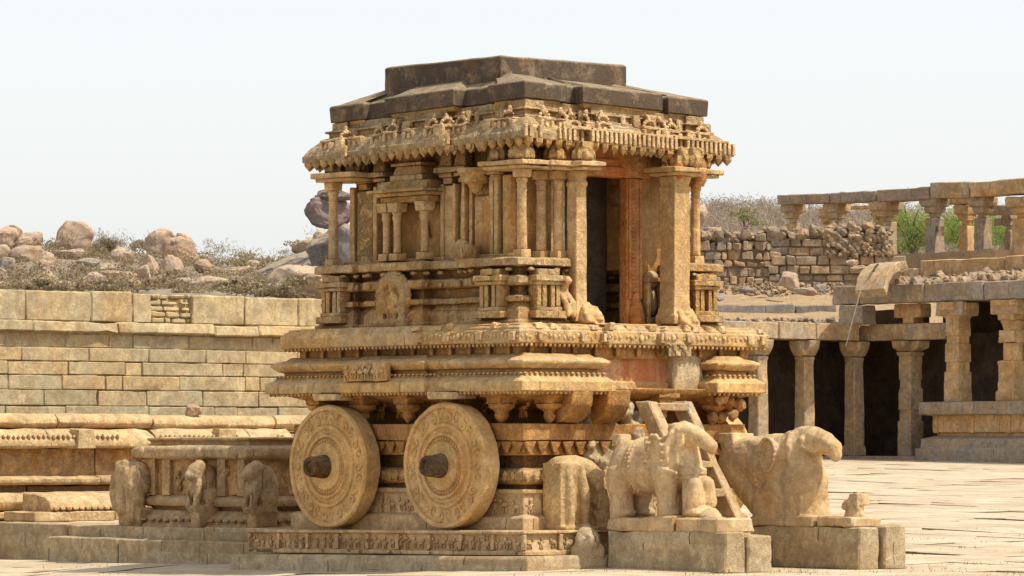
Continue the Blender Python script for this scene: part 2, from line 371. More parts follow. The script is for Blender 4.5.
def offset(plan, d):
    n = len(plan); out = []
    for i in range(n):
        p, c, q = plan[i-1], plan[i], plan[(i+1) % n]
        e1 = (c[0]-p[0], c[1]-p[1]); e2 = (q[0]-c[0], q[1]-c[1])
        l1, l2 = math.hypot(*e1), math.hypot(*e2)
        n1 = (e1[1]/l1, -e1[0]/l1); n2 = (e2[1]/l2, -e2[0]/l2)
        k = 1 + n1[0]*n2[0] + n1[1]*n2[1]
        if k < .05: out.append((c[0]+n1[0]*d, c[1]+n1[1]*d))
        else: out.append((c[0] + d*(n1[0]+n2[0])/k, c[1] + d*(n1[1]+n2[1])/k))
    return out
def along(poly, sp, inset=.5):
    n = len(poly)
    for i in range(n):
        a, c = Vector(poly[i]), Vector(poly[(i+1) % n]); L = (c - a).length
        if L < 1e-4: continue
        k = max(1, int(L / sp)); d = (c - a) / L
        for j in range(k):
            p = a + d * (L * (j + .5) / k)
            yield p, d, Vector((d.y, -d.x))
def rect(a, b, c, d): return [(-a, -c), (b, -c), (b, d), (-a, d)]
def stepped(a, b, c, d, cor=.55, rec=.10, cen=.7, pro=.08, front=True):
    """ccw plan: corner bays, recesses between, projecting centre bays on all four sides"""
    P = []
    def side(p0, p1, nrm):
        L = math.hypot(p1[0]-p0[0], p1[1]-p0[1]); u = ((p1[0]-p0[0])/L, (p1[1]-p0[1])/L)
        def pt(t, o): return (p0[0]+u[0]*t+nrm[0]*o, p0[1]+u[1]*t+nrm[1]*o)
        m = L / 2
        return [pt(0, 0), pt(cor, 0), pt(cor, -rec), pt(m-cen, -rec), pt(m-cen, pro), pt(m+cen, pro), pt(m+cen, -rec), pt(L-cor, -rec), pt(L-cor, 0)]
    c4 = [(-a, -c), (b, -c), (b, d), (-a, d)]; N = [(0, -1), (1, 0), (0, 1), (-1, 0)]
    for i in range(4): P += side(c4[i], c4[(i+1) % 4], N[i])
    return P

def tag(o, label=None, cat=None, group=None, kind=None):
    if label: o['label'] = label
    if cat: o['category'] = cat
    if group: o['group'] = group
    if kind: o['kind'] = kind
    return o
def empty(name, loc, rz, label, cat, group=None):
    o = bpy.data.objects.new(name, None); COL.objects.link(o); o.location = loc; o.rotation_euler = (0, 0, rz)
    o.empty_display_size = .3
    return tag(o, label, cat, group)
def copy_part(src, name, parent, loc, rz=0.0, kids=()):
    c = src.copy(); c.name = name; COL.objects.link(c); c.parent = parent; c.location = loc; c.rotation_euler = (0, 0, rz)
    for k in src.children:
        kc = k.copy(); COL.objects.link(kc); kc.parent = c
    return c

# small carved figures scattered on a face: u/v = face axes, n = outward normal (local)
def figures(b, p0, u, w, n, h, count, scale=1.0):
    p0, u, n = Vector(p0), Vector(u), Vector(n)
    for i in range(count):
        t = (i + .5 + random.uniform(-.15, .15)) / count * w
        s = h * scale * random.uniform(.8, 1.05); c = p0 + u * t + Vector((0, 0, h * .02))
        k = random.random(); ax = math.atan2(u.y, u.x)
        if k < .5:      # standing figure
            b.ell(c + Vector((0, 0, s*.38)) , (s*.15, s*.10, s*.24), (0, random.uniform(-.2, .2), ax), 1)
            b.ell(c + Vector((0, 0, s*.74)), (s*.11, s*.10, s*.12), None, 1)
            for sg in (-1, 1):
                b.ell(c + u*(sg*s*.11) + Vector((0, 0, s*.12)), (s*.06, s*.07, s*.17), (0, sg*.3, ax), 1)
                b.ell(c + u*(sg*s*.22) + Vector((0, 0, s*random.uniform(.42, .6))), (s*.06, s*.06, s*.16), (0, sg*random.uniform(.4, 1.6), ax), 1)
        else:           # animal
            b.ell(c + Vector((0, 0, s*.48)), (s*.30, s*.10, s*.16), (0, random.uniform(-.2, .2), ax), 1)
            sg = random.choice((-1, 1))
            b.ell(c + u*(sg*s*.32) + Vector((0, 0, s*.68)), (s*.13, s*.09, s*.15), None, 1)
            for q in (-.2, -.08, .12, .22):
                b.ell(c + u*(q*s) + Vector((0, 0, s*.2)), (s*.05, s*.06, s*.2), (0, random.uniform(-.3, .3), ax), 1)

# ================================================================== THE CHARIOT
R0 = -TH
chariot = empty('stone_chariot', (OX, OY, 0), R0, 'carved stone chariot shrine with round wheels and dark flat roof', 'chariot monument')
C = chariot
# -- foundation and frieze slab
def sag(b, k):
    for v in b.bm.verts: v.co.z -= k * (2.9 - v.co.x) / 5.6
b = B(); b.sweep(rect(2.86, 3.16, 2.52, 2.5), [(0, -.35), (.0, .07), (-.03, .13)]); sag(b, .09); b.build('foundation_slab', M['granite'], C, .012, .2, .008)
b = B(); b.sweep(rect(2.69, 2.9, 2.35, 2.35), [(0, .13), (0, .185), (-.05, .20), (-.05, .385), (0, .40), (0, .43), (-.02, .44)])
# panels dividing posts + figures on the two seen sides
for x in [-2.66 + .62 * i for i in range(10)]:
    if x < 2.86: b.box(x - .03, x + .03, -2.35, -2.29, .195, .39)
for y in [-2.32 + .6 * i for i in range(8)]: b.box(2.84, 2.9, y - .03, y + .03, .195, .39)
sag(b, .07); fs = b.build('base_slab', M['frieze'], C, .008, .2, .006)
b = B(); figures(b, (-2.6, -2.31, .2), (1, 0, 0), 5.4, (0, -1, 0), .19, 38); figures(b, (2.86, -2.3, .2), (0, 1, 0), 4.4, (1, 0, 0), .19, 22); sag(b, .07)
b.build('frieze_figures', M['frieze'], fs, 0, 0, .003, 20)
# -- chassis
pl = rect(2.2, 2.38, 1.9, 1.9)
b = B(); b.sweep(pl, [(.06, .36), (.06, .58), (.03, .60), (-.04, .62), (-.04, .88), (.0, .89), (.0, .94), (-.18, .95)]); b.build('base_block', M['frieze'], C, .008, .14, .008)
b = B(); b.sweep(pl, [(-.16, .93), (-.16, .99), (-.08, 1.0), (-.02, 1.06), (.0, 1.11), (-.03, 1.17), (-.10, 1.20), (-.18, 1.21), (-.24, 1.22), (-.24, 1.38)]); lb = b.build('lotus_moulding', M['body'], C, .006, .14, .008)
b = B()
for p, d, n in along(offset(pl, -.005), .14): b.ell((p.x, p.y, 1.105), (.058 if abs(d.x) > .5 else .03, .03 if abs(d.x) > .5 else .058, .075), None, 1)
b.build('lotus_petals', M['body'], lb, 0, 0, .005, 14)
b = B(); b.sweep(pl, [(-.22, 1.36), (-.04, 1.37), (-.04, 1.55), (.03, 1.555), (.03, 1.765), (-.55, 1.77)]); bm_ = b.build('beam', M['chassis'], C, .008, .14, .007)
b = B()
for p, d, n in along(offset(pl, .0), .20):      # scalloped valance hanging under the beam
    hx, hy = (.095, .03) if abs(d.x) > .5 else (.03, .095)
    b.hexa([(p.x-hx*.25, p.y-hy*.25, 1.40), (p.x+hx*.25, p.y-hy*.25, 1.40), (p.x+hx*.25, p.y+hy*.25, 1.40), (p.x-hx*.25, p.y+hy*.25, 1.40), (p.x-hx, p.y-hy, 1.54), (p.x+hx, p.y-hy, 1.54), (p.x+hx, p.y+hy, 1.54), (p.x-hx, p.y+hy, 1.54)])
b.build('scalloped_valance', M['chassis'], bm_, .012, 0, .006, 14)
b = B(); b.sweep(pl, [(-.62, 1.76), (-.55, 1.90), (-.30, 2.04), (.02, 2.12), (.14, 2.15), (.16, 2.22)], capb=False); b.build('coving', M['chassis'], C, .01, .14, .012)
for p, d, n in along(offset(pl, .0), .78):      # stepped corbels ending in hanging buds
    q = p - n * .04; b = B(); r0 = random.uniform(.9, 1.1)
    b.stack(q.x, q.y, [(2.17, .20*r0, 4), (2.10, .20*r0, 4), (2.09, .15, 4), (2.03, .14, 4), (2.02, .17*r0, 8), (1.97, .16, 8), (1.93, .10, 8), (1.90, .075, 8), (1.88, .09, 8), (1.84, .08, 8), (1.76, .02, 8)][::-1])
    b.build('corbel', M['chassis'], C, .008, .08, .012, 9)
b = B()
figures(b, (-2.2, -1.87, .63), (1, 0, 0), 4.5, (0, -1, 0), .23, 22); figures(b, (2.35, -1.85, .63), (0, 1, 0), 3.6, (1, 0, 0), .23, 14)
b.build('carved_figures', M['frieze'], C, 0, 0, .004, 18)
b = B(); figures(b, (-2.0, -1.62, 1.82), (1, 0, 0), 4.2, (0, -1, 0), .28, 12); b.build('coving_figures', M['chassis'], C, 0, 0, .006, 14)
# curved brackets carrying the front bay
for y0, y1 in ((-1.35, -1.0), (-.75, -.35)):
    b = B(); pr = [(2.2, 1.77), (2.42, 1.77), (2.58, 1.86), (2.68, 2.0), (2.7, 2.19), (2.2, 2.19)]
    a_ = b.ring([(x, y0, z) for x, z in pr]); c_ = b.ring([(x, y1, z) for x, z in pr]); b.bridge(a_, c_); b.cap(a_, False); b.cap(c_)
    b.build('bracket', M['chassis'], C, .012, .12, .012)
# -- wheels
def wheel_mesh():
    b = B(); r = .805
    m = Matrix.Rotation(PI/2, 4, 'X')       # axis z -> -y (outwards on the near side)
    prof = [(-.27, r-.06), (-.26, r-.015), (-.03, r), (0, r-.02), (.0, r-.07), (-.028, r-.08), (-.028, r-.26), (.004, r-.27), (.004, r-.31),
            (-.024, r-.325), (-.018, r-.375), (.02, r-.39), (.02, r-.42), (-.012, r-.43), (-.008, r-.49), (.03, r-.50), (.03, r-.60), (.038, r-.605), (.038, .14)]
    b.lathe(m, prof, 72)
    # scroll carving in the outer band: little curls
    for i in range(26):
        a = 2*PI*i/26
        for q in range(9):
            t = q/9*5.2; rr = .068*(1 - q/11); sg = 1 if i % 2 else -1
            cx = (r-.178 + .012*sg) * math.cos(a) + rr*math.cos(t*sg + a); cz = (r-.178 + .012*sg) * math.sin(a) + rr*math.sin(t*sg + a)
            b.ell(m @ Vector((cx, cz, -.026)), (.017, .017, .022), None, 1)
    for i in range(40):
        a = 2*PI*i/40
        b.ell(m @ Vector(((r-.46)*math.cos(a), (r-.46)*math.sin(a), -.008)), (.022, .016, .022), None, 1)
    return b
hubb = B(); hubb.lathe(Matrix.Rotation(PI/2, 4, 'X'), [(-.01, .175), (.02, .17), (.03, .155), (.13, .15), (.14, .143), (.27, .138), (.285, .13), (.285, .075), (.27, .07), (.27, .03), (.285, .02)], 28)
w0 = wheel_mesh().build('wheel', M['wheel'], C, 0, 0, .006, 5, ang=.5)
h0 = hubb.build('hub', M['hub'], w0, 0, .05, .006, 9)
w0.location = (1.24, -2.25, 1.235)
for (x, y, rz) in ((-1.125, -2.25, 0), (1.46, 2.25, PI), (-.9, 2.25, PI)):
    copy_part(w0, 'wheel', C, (x, y, 1.235 - (.02 if x < 0 else 0)), rz)
for x in (-1.1, 1.24):
    b = B(); b.box(x - .24, x + .24, -2.32, -1.9, 2.075, 2.165, .01); b.build('axle_block', M['pale'], C, .015, .12, .008)
# -- platform: lower cornice (broken away before the door), middle moulding, upper cornice
def notch(a, b_, c, d, y0, y1, dep, cen=0.8, pro=.07):
    mx = (b_ - a) / 2 - .1
    return [(-a, -c), (mx-cen, -c), (mx-cen, -c-pro), (mx+cen, -c-pro), (mx+cen, -c), (b_, -c), (b_, y0), (b_-dep, y0+.06), (b_-dep, y1-.06), (b_, y1), (b_, d), (mx+cen, d), (mx+cen, d+pro), (mx-cen, d+pro), (mx-cen, d), (-a, d)]
p1 = notch(2.42, 2.62, 2.12, 1.95, -.70, 1.22, .42)
b = B(); b.sweep(p1, [(-.06, 2.155), (.05, 2.165), (.085, 2.175), (.085, 2.295), (.055, 2.31), (.01, 2.345), (-.03, 2.37), (-.03, 2.395), (-.10, 2.40), (-.10, 2.445), (-.04, 2.46), (.035, 2.525), (.035, 2.555), (-.04, 2.595), (-.12, 2.61), (-.17, 2.65)])
lc = b.build('lower_cornice', M['plainwarm'], C, .006, .12, .007, ang=.42)
b = B()
for p, d, n in along(offset(p1, .045), .075): b.ell((p.x, p.y, 2.158), (.024, .024, .03), None, 1)
for p, d, n in along(offset(p1, -.01), .085): b.ell((p.x, p.y, 2.395), (.03, .03, .018), None, 1)
b.build('bead_row', M['plainwarm'], lc, 0, 0, .004, 20)
# carved panel on centre bay of the long side
b = B(); b.box(-.72, .15, -2.30, -2.2, 2.32, 2.57, .008)
cp = b.build('carved_panel', M['plainwarm'], C, .012, .1, .01)
b = B(); figures(b, (-.70, -2.305, 2.33), (1, 0, 0), .82, (0, -1, 0), .23, 6, 1.05); b.build('panel_figures', M['plainwarm'], cp, 0, 0, .004, 18)
# reddish core block in the gap and grey patch beside it
b = B(); b.box(1.9, 2.24, -.72, .72, 2.2, 2.66, .02); b.build('core_block', M['redblock'], C, .02, .12, .02)
b = B(); b.box(1.9, 2.37, .66, 1.20, 2.18, 2.66, .03); b.build('core_block', M['granite'], C, .02, .12, .02)
b = B(); rr = random.Random(12)
for k in range(46): b.ell((rr.uniform(2.1, 2.42), rr.uniform(-.78, .25), rr.uniform(1.15, 2.25)), (rr.uniform(.08, .16), rr.uniform(.08, .17), rr.uniform(.07, .15)), (rr.random(), rr.random(), rr.random()*3), 1)
b.box(2.0, 2.38, -.74, -.28, 1.1, 2.24, .03); organic(b, 'core_rubble', M['granite'], C, .024, .035, 6, 1)
b = B()
for k in range(16): b.ell((rr.uniform(2.3, 2.6), rr.uniform(1.3, 1.75), rr.uniform(1.82, 2.15)), (.08, .08, .11), (rr.random(), rr.random(), rr.random()*3), 1)
organic(b, 'hanging_carving', M['chassis'], C, .02, .02, 12, 1)
p2 = [(-2.12, -1.92), (2.33, -1.92), (2.33, 2.06), (-2.12, 2.06)]
b = B(); b.sweep(p2, [(0, 2.60), (0, 2.80)])
for p, d, n in along(offset(p2, .02), .36): b.box(p.x - .035, p.x + .035, p.y - .035, p.y + .035, 2.63, 2.78)
b.build('recessed_band', M['wall'], C, .006, .14, .006)
p3 = [(-2.26, -2.03), (-1.25, -2.03), (-1.25, -2.10), (.55, -2.10), (.55, -2.03), (2.46, -2.03), (2.46, -.62), (2.54, -.62), (2.54, -.18), (2.46, -.18), (2.46, .36), (2.56, .36), (2.56, .80), (2.46, .80), (2.46, 2.2), (-2.26, 2.2)]
b = B(); b.sweep(p3, [(-.12, 2.755), (.03, 2.765), (.055, 2.78), (.06, 2.93), (.03, 2.945), (.03, 2.97), (-.02, 2.995), (-.02, 3.015), (-.2, 3.03)])
uc = b.build('upper_cornice', M['plainwarm'], C, .006, .12, .008, ang=.42)
b = B()
for p, d, n in along(offset(p3, .03), .075): b.ell((p.x, p.y, 2.752), (.024, .024, .03), None, 1)
b.build('bead_row', M['plainwarm'], uc, 0, 0, .004, 20)
b = B()
for p, d, n in along(offset(p3, .055), .21):
    if n.x > .5 or (n.y < -.5 and p.x > .6):
        k = random.random(); s_ = random.uniform(.75, 1.1)
        if k < .7: b.ell((p.x, p.y, 2.87 + random.uniform(-.02, .02)), (.04*s_, .04*s_, .055*s_), None, 1)
        else: b.box(p.x - .05, p.x + .05, p.y - .05, p.y + .05, 2.80, 2.92, .012)
        for sg in (-1, 1): b.ell((p.x + d.x*.075*sg, p.y + d.y*.075*sg, 2.86 + random.uniform(-.02, .03)), (.028, .028, .04), None, 1)
        if random.random() < .55: h_ = random.uniform(.0, .035); b.box(p.x - n.x*.07 - .06*s_, p.x - n.x*.07 + .06*s_, p.y - n.y*.07 - .06*s_, p.y - n.y*.07 + .06*s_, 2.95, 3.0 + h_, .015)
b.build('cornice_carving', M['pale'], uc, .008, .06, .010, 18)
b = B(); figures(b, (2.61, .40, 2.62), (0, 1, 0), .36, (1, 0, 0), .36, 2, .9); b.box(2.44, 2.60, .38, .78, 2.63, 2.80, .01); b.build('hanging_panel', M['eave'], C, .01, .1, .012)

# -- shrine base tiers
def sbase(a, b_, c, d):
    return [(-a, -c), (-a+.6, -c), (-a+.6, -c+.14), (-.95, -c+.14), (-.95, -c-.02), (.15, -c-.02), (.15, -c+.14), (b_-.95, -c+.14), (b_-.95, -c), (b_, -c),
            (b_, -.95), (b_-.12, -.95), (b_-.12, -.62), (b_-2.2, -.62), (b_-2.2, 1.22), (b_, 1.22), (b_, d), (-a, d)]
pb = sbase(1.90, 2.02, 1.66, 1.72)
b = B(); b.sweep(pb, [(.10, 3.0), (.10, 3.07), (.06, 3.085), (.05, 3.19), (.0, 3.25), (-.03, 3.30), (.05, 3.31), (.05, 3.375), (.02, 3.385), (-.10, 3.395), (-.10, 3.505), (.03, 3.515), (.06, 3.54), (.06, 3.625), (.0, 3.645), (-.10, 3.65), (-.10, 3.74), (.05, 3.755), (.10, 3.765), (.10, 3.85), (.06, 3.87)])
sb = b.build('shrine_base', M['body'], C, .006, .12, .008, ang=.42)
b = B()
for p, d, n in along(offset(pb, .04), .09): b.ell((p.x, p.y, 3.34), (.022, .022, .035), None, 1)
for p, d, n in along(offset(pb, .07), .30):
    b.ell((p.x, p.y, 3.715), (.055, .055, .03), None, 1)
    if random.random() < .6: b.ell((p.x, p.y, 3.565), (.04, .04, .045), None, 1)
b.build('bead_row', M['body'], sb, 0, 0, .005, 20)
# miniature shrine fronts on the base: pilasters and slots
def mini_shrine(cx, cy, nx, ny, w=.42, h=.62, z0=3.1):
    b = B(); ux, uy = -ny, nx
    def bx(t0, t1, o0, o1, za, zb):
        p = [(cx + ux*t + nx*o, cy + uy*t + ny*o) for t, o in ((t0, o0), (t1, o0), (t1, o1), (t0, o1))]
        b.hexa([(x, y, za) for x, y in p] + [(x, y, zb) for x, y in p])
    H = w/2
    bx(-H-.05, H+.05, -.1, .13, z0, z0+.09); bx(-H, H, -.1, .10, z0+.09, z0+.14)
    bx(-H+.02, H-.02, -.1, .02, z0+.14, z0+h-.2)
    for t in (-H+.05, -.07, .07, H-.05): bx(t-.035, t+.035, .0, .085, z0+.14, z0+h-.2)
    bx(-H-.02, H+.02, -.1, .11, z0+h-.2, z0+h-.15); bx(-H-.05, H+.05, -.1, .14, z0+h-.15, z0+h-.08); bx(-H+.03, H-.03, -.1, .09, z0+h-.08, z0+h)
    return b
for a_ in ((-1.6, -1.72, 0, -1), (1.62, -1.72, 0, -1), (2.08, -1.28, 1, 0), (2.07, 1.48, 1, 0)):
    mini_shrine(*a_).build('miniature_shrine', M['body'], C, .006, .1, .006)
# horseshoe arch with a standing figure at the middle of the long side
b = B(); y_ = -1.74
for k in range(19):
    t = -.35 + (PI + .7) * k / 18
    b.ell((-.38 + .24*math.cos(t), y_, 3.42 + .24*math.sin(t)), (.075, .07, .075), None, 2)
    b.ell((-.38 + .33*math.cos(t), y_ + .01, 3.42 + .33*math.sin(t)), (.035, .05, .035), None, 1)
for sg in (-1, 1): b.box(-.38 + sg*.23 - .07, -.38 + sg*.23 + .07, y_ - .05, y_ + .1, 3.05, 3.38)
b.box(-.75, 0, y_ - .07, y_ + .1, 3.02, 3.13); b.box(-.6, -.16, y_ + .02, y_ + .1, 3.1, 3.6)
b.ell((-.38, y_, 3.33), (.085, .07, .16), None, 2); b.ell((-.38, y_, 3.53), (.06, .06, .07), None, 2)
for sg in (-1, 1): b.chain([(-.38 + sg*.08, y_, 3.42), (-.38 + sg*.15, y_ - .01, 3.30), (-.38 + sg*.11, y_-.02, 3.22)], [.035, .03, .03]); b.chain([(-.38 + sg*.05, y_, 3.24), (-.38 + sg*.06, y_, 3.08)], [.05, .04])
organic(b, 'arch_relief', M['body'], C, .018, .006, 14, 1)

# -- shrine walls (hollow, doorway in the front)
def block(name, mat, bx, j=.004, bev=.01, maxe=.16, amp=.008, par=C):
    b = B(); b.box(*bx, j); return b.build(name, mat, par, bev, maxe, amp)
T = 5.34
block('wall', M['wall'], (-1.80, 1.5, -1.22, -.98, 3.8, T)); block('wall', M['wall'], (-1.80, 1.5, 1.0, 1.24, 3.8, T))
block('wall', M['wall'], (-1.80, -1.6, -.98, 1.0, 3.8, T))
block('wall', M['wall'], (1.3, 1.5, -.98, -.55, 3.03, T)); block('wall', M['wall'], (1.3, 1.5, .70, 1.2, 3.03, T))
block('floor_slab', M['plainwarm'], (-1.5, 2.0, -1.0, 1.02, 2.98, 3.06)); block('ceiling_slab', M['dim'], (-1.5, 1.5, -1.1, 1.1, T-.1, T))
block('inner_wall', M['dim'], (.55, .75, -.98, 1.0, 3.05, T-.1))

# doorway
block('lintel', M['red'], (1.42, 1.66, -.75, .95, 4.97, 5.34)); 
b = B(); b.box(1.5, 1.70, -.3, .45, 5.03, 5.10); b.box(1.5, 1.69, -.2, .35, 5.12, 5.2); b.build('lintel_carving', M['red'], C, .01, .1, .008)
for y0, y1 in ((-.80, -.54), (.56, .82)):
    b = B(); b.box(1.48, 1.62, y0, y1, 3.06, 4.97)
    jm = b.build('door_jamb', M['red' if y0 > 0 else 'pillar'], C, .012, .12, .008)
    b = B(); s_ = 1 if y0 > 0 else -1
    for k in range(26): b.ell((1.625, (y0 + y1)/2 - .02, 3.5 + k*.056), (.022, .05, .02), None, 1)
    b.box(1.60, 1.645, y0 + .015, y0 + .05, 3.4, 4.95); b.box(1.60, 1.645, y1 - .05, y1 - .015, 3.4, 4.95)
    b.build('jamb_carving', M['red' if y0 > 0 else 'pillar'], jm, 0, .1, .004)
    b = B(); b.chain([(1.66, (y0+y1)/2, 3.12), (1.64, (y0+y1)/2, 3.36)], [.12, .08]); b.ell((1.66, (y0+y1)/2, 3.43), (.06, .06, .07)); organic(b, 'jamb_figure', M['red'], jm, .025, .012, 12)
# panel wall between jamb and far pillar with slit niche and tiny niche below
block('panel', M['wall'], (1.32, 1.60, .83, 1.2, 3.4, 5.3))
b = B(); b.box(1.5, 1.72, .84, .90, 3.15, 3.62); b.box(1.5, 1.72, 1.10, 1.16, 3.15, 3.62); b.box(1.5, 1.73, .82, 1.18, 3.05, 3.16); b.box(1.5, 1.73, .83, 1.17, 3.62, 3.68); b.ell((1.62, 1.0, 3.36), (.06, .07, .19)); b.ell((1.6, 1.0, 3.66), (.08, .14, .12)); b.build('niche_relief', M['pillar'], C, .008, .08, .006)
block('panel', M['wall'], (1.32, 1.52, -1.2, -.83, 3.4, 5.3))
# long-side wall relief: flat pilasters, panels, ledges
yw = -1.22
for x0, x1, o, z0, z1, mt in ((-1.79, -1.70, .11, 3.86, 4.92, 'pillar'), (-1.64, -1.32, .10, 3.86, 4.86, 'carved'), (-1.28, -1.20, .13, 3.86, 4.92, 'pillar'), (-1.12, -1.02, .08, 3.86, 4.92, 'wall'),
                         (.10, .42, .11, 3.9, 4.86, 'pillar'), (.50, .58, .12, 3.9, 4.9, 'pillar'), (.60, .66, .06, 3.9, 4.9, 'pillar'), (1.08, 1.16, .13, 3.9, 4.93, 'pillar'), (1.2, 1.27, .15, 3.9, 4.93, 'pillar'), (.70, 1.04, .05, 3.9, 4.7, 'wall'), (1.31, 1.46, .10, 3.9, 4.95, 'wall'), (-.98, -.90, .15, 3.9, 4.9, 'pillar'), (.12, .18, .14, 3.9, 4.88, 'pillar'), (.36, .42, .14, 3.9, 4.88, 'pillar')):
    block('pilaster', M[mt], (x0, x1, yw - o, yw + .05, z0, z1), .003, .01, .14, .006)
block('wall_footing', M['body'], (-1.82, 1.62, yw - .20, yw + .02, 3.84, 3.93))
for x in (-1.48, -1.1, .26, .55, 1.2):
    b = B(); s_ = .16
    b.box(x - s_, x + s_, yw - .24, yw, 5.02, 5.09); b.box(x - s_*.8, x + s_*.8, yw - .18, yw, 4.96, 5.02); b.box(x - s_*.55, x + s_*.55, yw - .14, yw, 4.88, 4.96)
    b.box(x - s_*.75, x + s_*.75, yw - .18, yw, 5.09, 5.30, 0, .03); b.build('pilaster_capital', M['body'], C, .008, .09, .008)
b = B(); b.lathe(Matrix.Translation((.86, yw - .16, 4.72)), [(0, .02), (.05, .08), (.12, .11), (.15, .19), (.2, .21), (.24, .2), (.27, .24), (.33, .24)], 20); b.build('hanging_capital', M['body'], C, 0, .08, .008)
# elephant-head block lying on the ledge
b = B(); b.box(.72, .95, -1.62, -1.36, 3.84, 4.06); b.ell((.83, -1.6, 4.02), (.14, .1, .12)); b.ell((.75, -1.66, 3.96), (.05, .06, .1)); b.ell((.92, -1.66, 3.96), (.05, .06, .1)); organic(b, 'head_block', M['body'], C, .025, .01, 12)
# niche pavilion in the middle of the long side
b = B(); b.box(-.86, .10, -1.56, -1.2, 4.66, 4.74); b.box(-.92, .16, -1.64, -1.2, 4.74, 4.79, 0, 0); b.box(-.98, .20, -1.70, -1.2, 4.79, 4.83); b.box(-.90, .12, -1.6, -1.2, 4.83, 4.94, 0, .04); b.box(-.72, -.06, -1.52, -1.2, 4.94, 5.02); b.box(-.68, -.1, -1.50, -1.2, 5.02, 5.14, 0, .03); b.box(-.70, -.08, -1.52, -1.2, 5.14, 5.18); b.box(-.6, -.16, -1.46, -1.2, 5.18, 5.3)
nic = b.build('niche', M['body'], C, .008, .12, .008)
block('niche_back', M['wall'], (-.8, .04, -1.24, -1.2, 3.9, 4.66), par=nic)
b = B(); b.ell((-.36, -1.27, 4.28), (.07, .06, .18)); b.ell((-.36, -1.27, 4.5), (.05, .05, .06)); b.chain([(-.4, -1.27, 4.15), (-.4, -1.27, 3.95)], [.05, .04]); b.chain([(-.32, -1.27, 4.15), (-.31, -1.27, 3.95)], [.05, .04]); b.chain([(-.28, -1.28, 4.38), (-.2, -1.28, 4.2)], [.03, .025]); organic(b, 'niche_figure', M['wall'], nic, .02, .006, 14)
b = B(); b.stack(0, 0, [(3.9, .085, 4), (4.0, .085, 4), (4.0, .05, 8), (4.4, .048, 8), (4.46, .065, 8), (4.5, .055, 8), (4.54, .075, 8), (4.57, .09, 4), (4.66, .10, 4)])
ncm = b.build('niche_column', M['pillar'], nic, .006, .1, .005)
ncm.location = (-.80, -1.50, 0)
for x, y in ((-.58, -1.5), (-.02, -1.5)): copy_part(ncm, 'niche_column', nic, (x, y, 0))
# free-standing slender columns
def slender():
    b = B(); b.stack(0, 0, [(3.86, .085, 4), (3.97, .08, 4), (4.05, .066, 8), (4.07, .064, 8), (4.4, .060, 8), (4.70, .056, 8), (4.72, .066, 8), (4.74, .055, 8), (4.81, .058, 12), (4.84, .075, 12), (4.88, .06, 12), (4.905, .085, 4), (4.985, .09, 4)])
    return b
sc0 = slender().build('column', M['pillar'], C, .006, .12, .005); sc0.location = (1.92, -1.52, 0)
for x, y in ((-1.9, -1.52), (1.92, -.90), (1.72, -1.02), (-1.9, 1.5), (1.92, 1.5)): copy_part(sc0, 'column', C, (x, y, 0))
# big porch pillars with crouching lions at the foot
def pillar(w, z0=3.06):
    b = B(); b.stack(0, 0, [(z0, w*1.25, 4), (z0+.12, w*1.25, 4), (z0+.14, w*1.1, 4), (z0+.2, w*1.1, 4), (z0+.24, w, 4), (4.78, w*.95, 4), (4.80, w*1.06, 4), (4.84, w*1.06, 4), (4.86, w*.9, 4), (4.985, w*1.1, 4)])
    return b
bp = pillar(.095).build('pillar', M['pillar'], C, .01, .12, .007); bp.location = (2.1, -.75, 0)
bp2 = pillar(.145).build('pillar', M['pillar'], C, .01, .12, .007); bp2.location = (2.08, .98, 0)
for x, y in ((2.27, -.66), (2.25, 1.02)):
    b = B(); b.box(x-.3, x+.06, y-.16, y+.16, 3.02, 3.10); b.box(x-.28, x-.02, y-.15, y+.15, 3.10, 3.20)
    b.hexa([(x-.2, y-.10, 3.02), (x+.20, y-.09, 3.02), (x+.20, y+.09, 3.02), (x-.2, y+.10, 3.02), (x-.2, y-.09, 3.34), (x-.08, y-.08, 3.30), (x-.08, y+.08, 3.30), (x-.2, y+.09, 3.34)])
    for q in range(5): b.ell((x-.10 + q*.065, y + random.uniform(-.05, .05), 3.29 - q*.05), (.05, .06, .035), None, 1)
    for sg in (-1, 1): b.chain([(x-.02, y+sg*.10, 3.22), (x+.09, y+sg*.11, 3.07)], [.045, .04]); b.ell((x-.12, y+sg*.11, 3.17), (.06, .05, .08))
    organic(b, 'lion_base', M['pillar'], C, .018, .014, 16, 1)
# rearing animal between column and pillar on the corner
b = B(); b.chain([(1.98, -.98, 3.15), (2.02, -.97, 3.38), (2.06, -.95, 3.56)], [.11, .12, .08]); b.ell((2.12, -.95, 3.58), (.09, .07, .07)); b.chain([(2.08, -1.03, 3.4), (2.2, -1.02, 3.3), (2.2, -1.0, 3.14)], [.05, .04, .04]); b.chain([(2.08, -.9, 3.4), (2.2, -.9, 3.3), (2.2, -.9, 3.14)], [.05, .04, .04]); organic(b, 'rearing_figure', M['pillar'], C, .022, .012, 12)
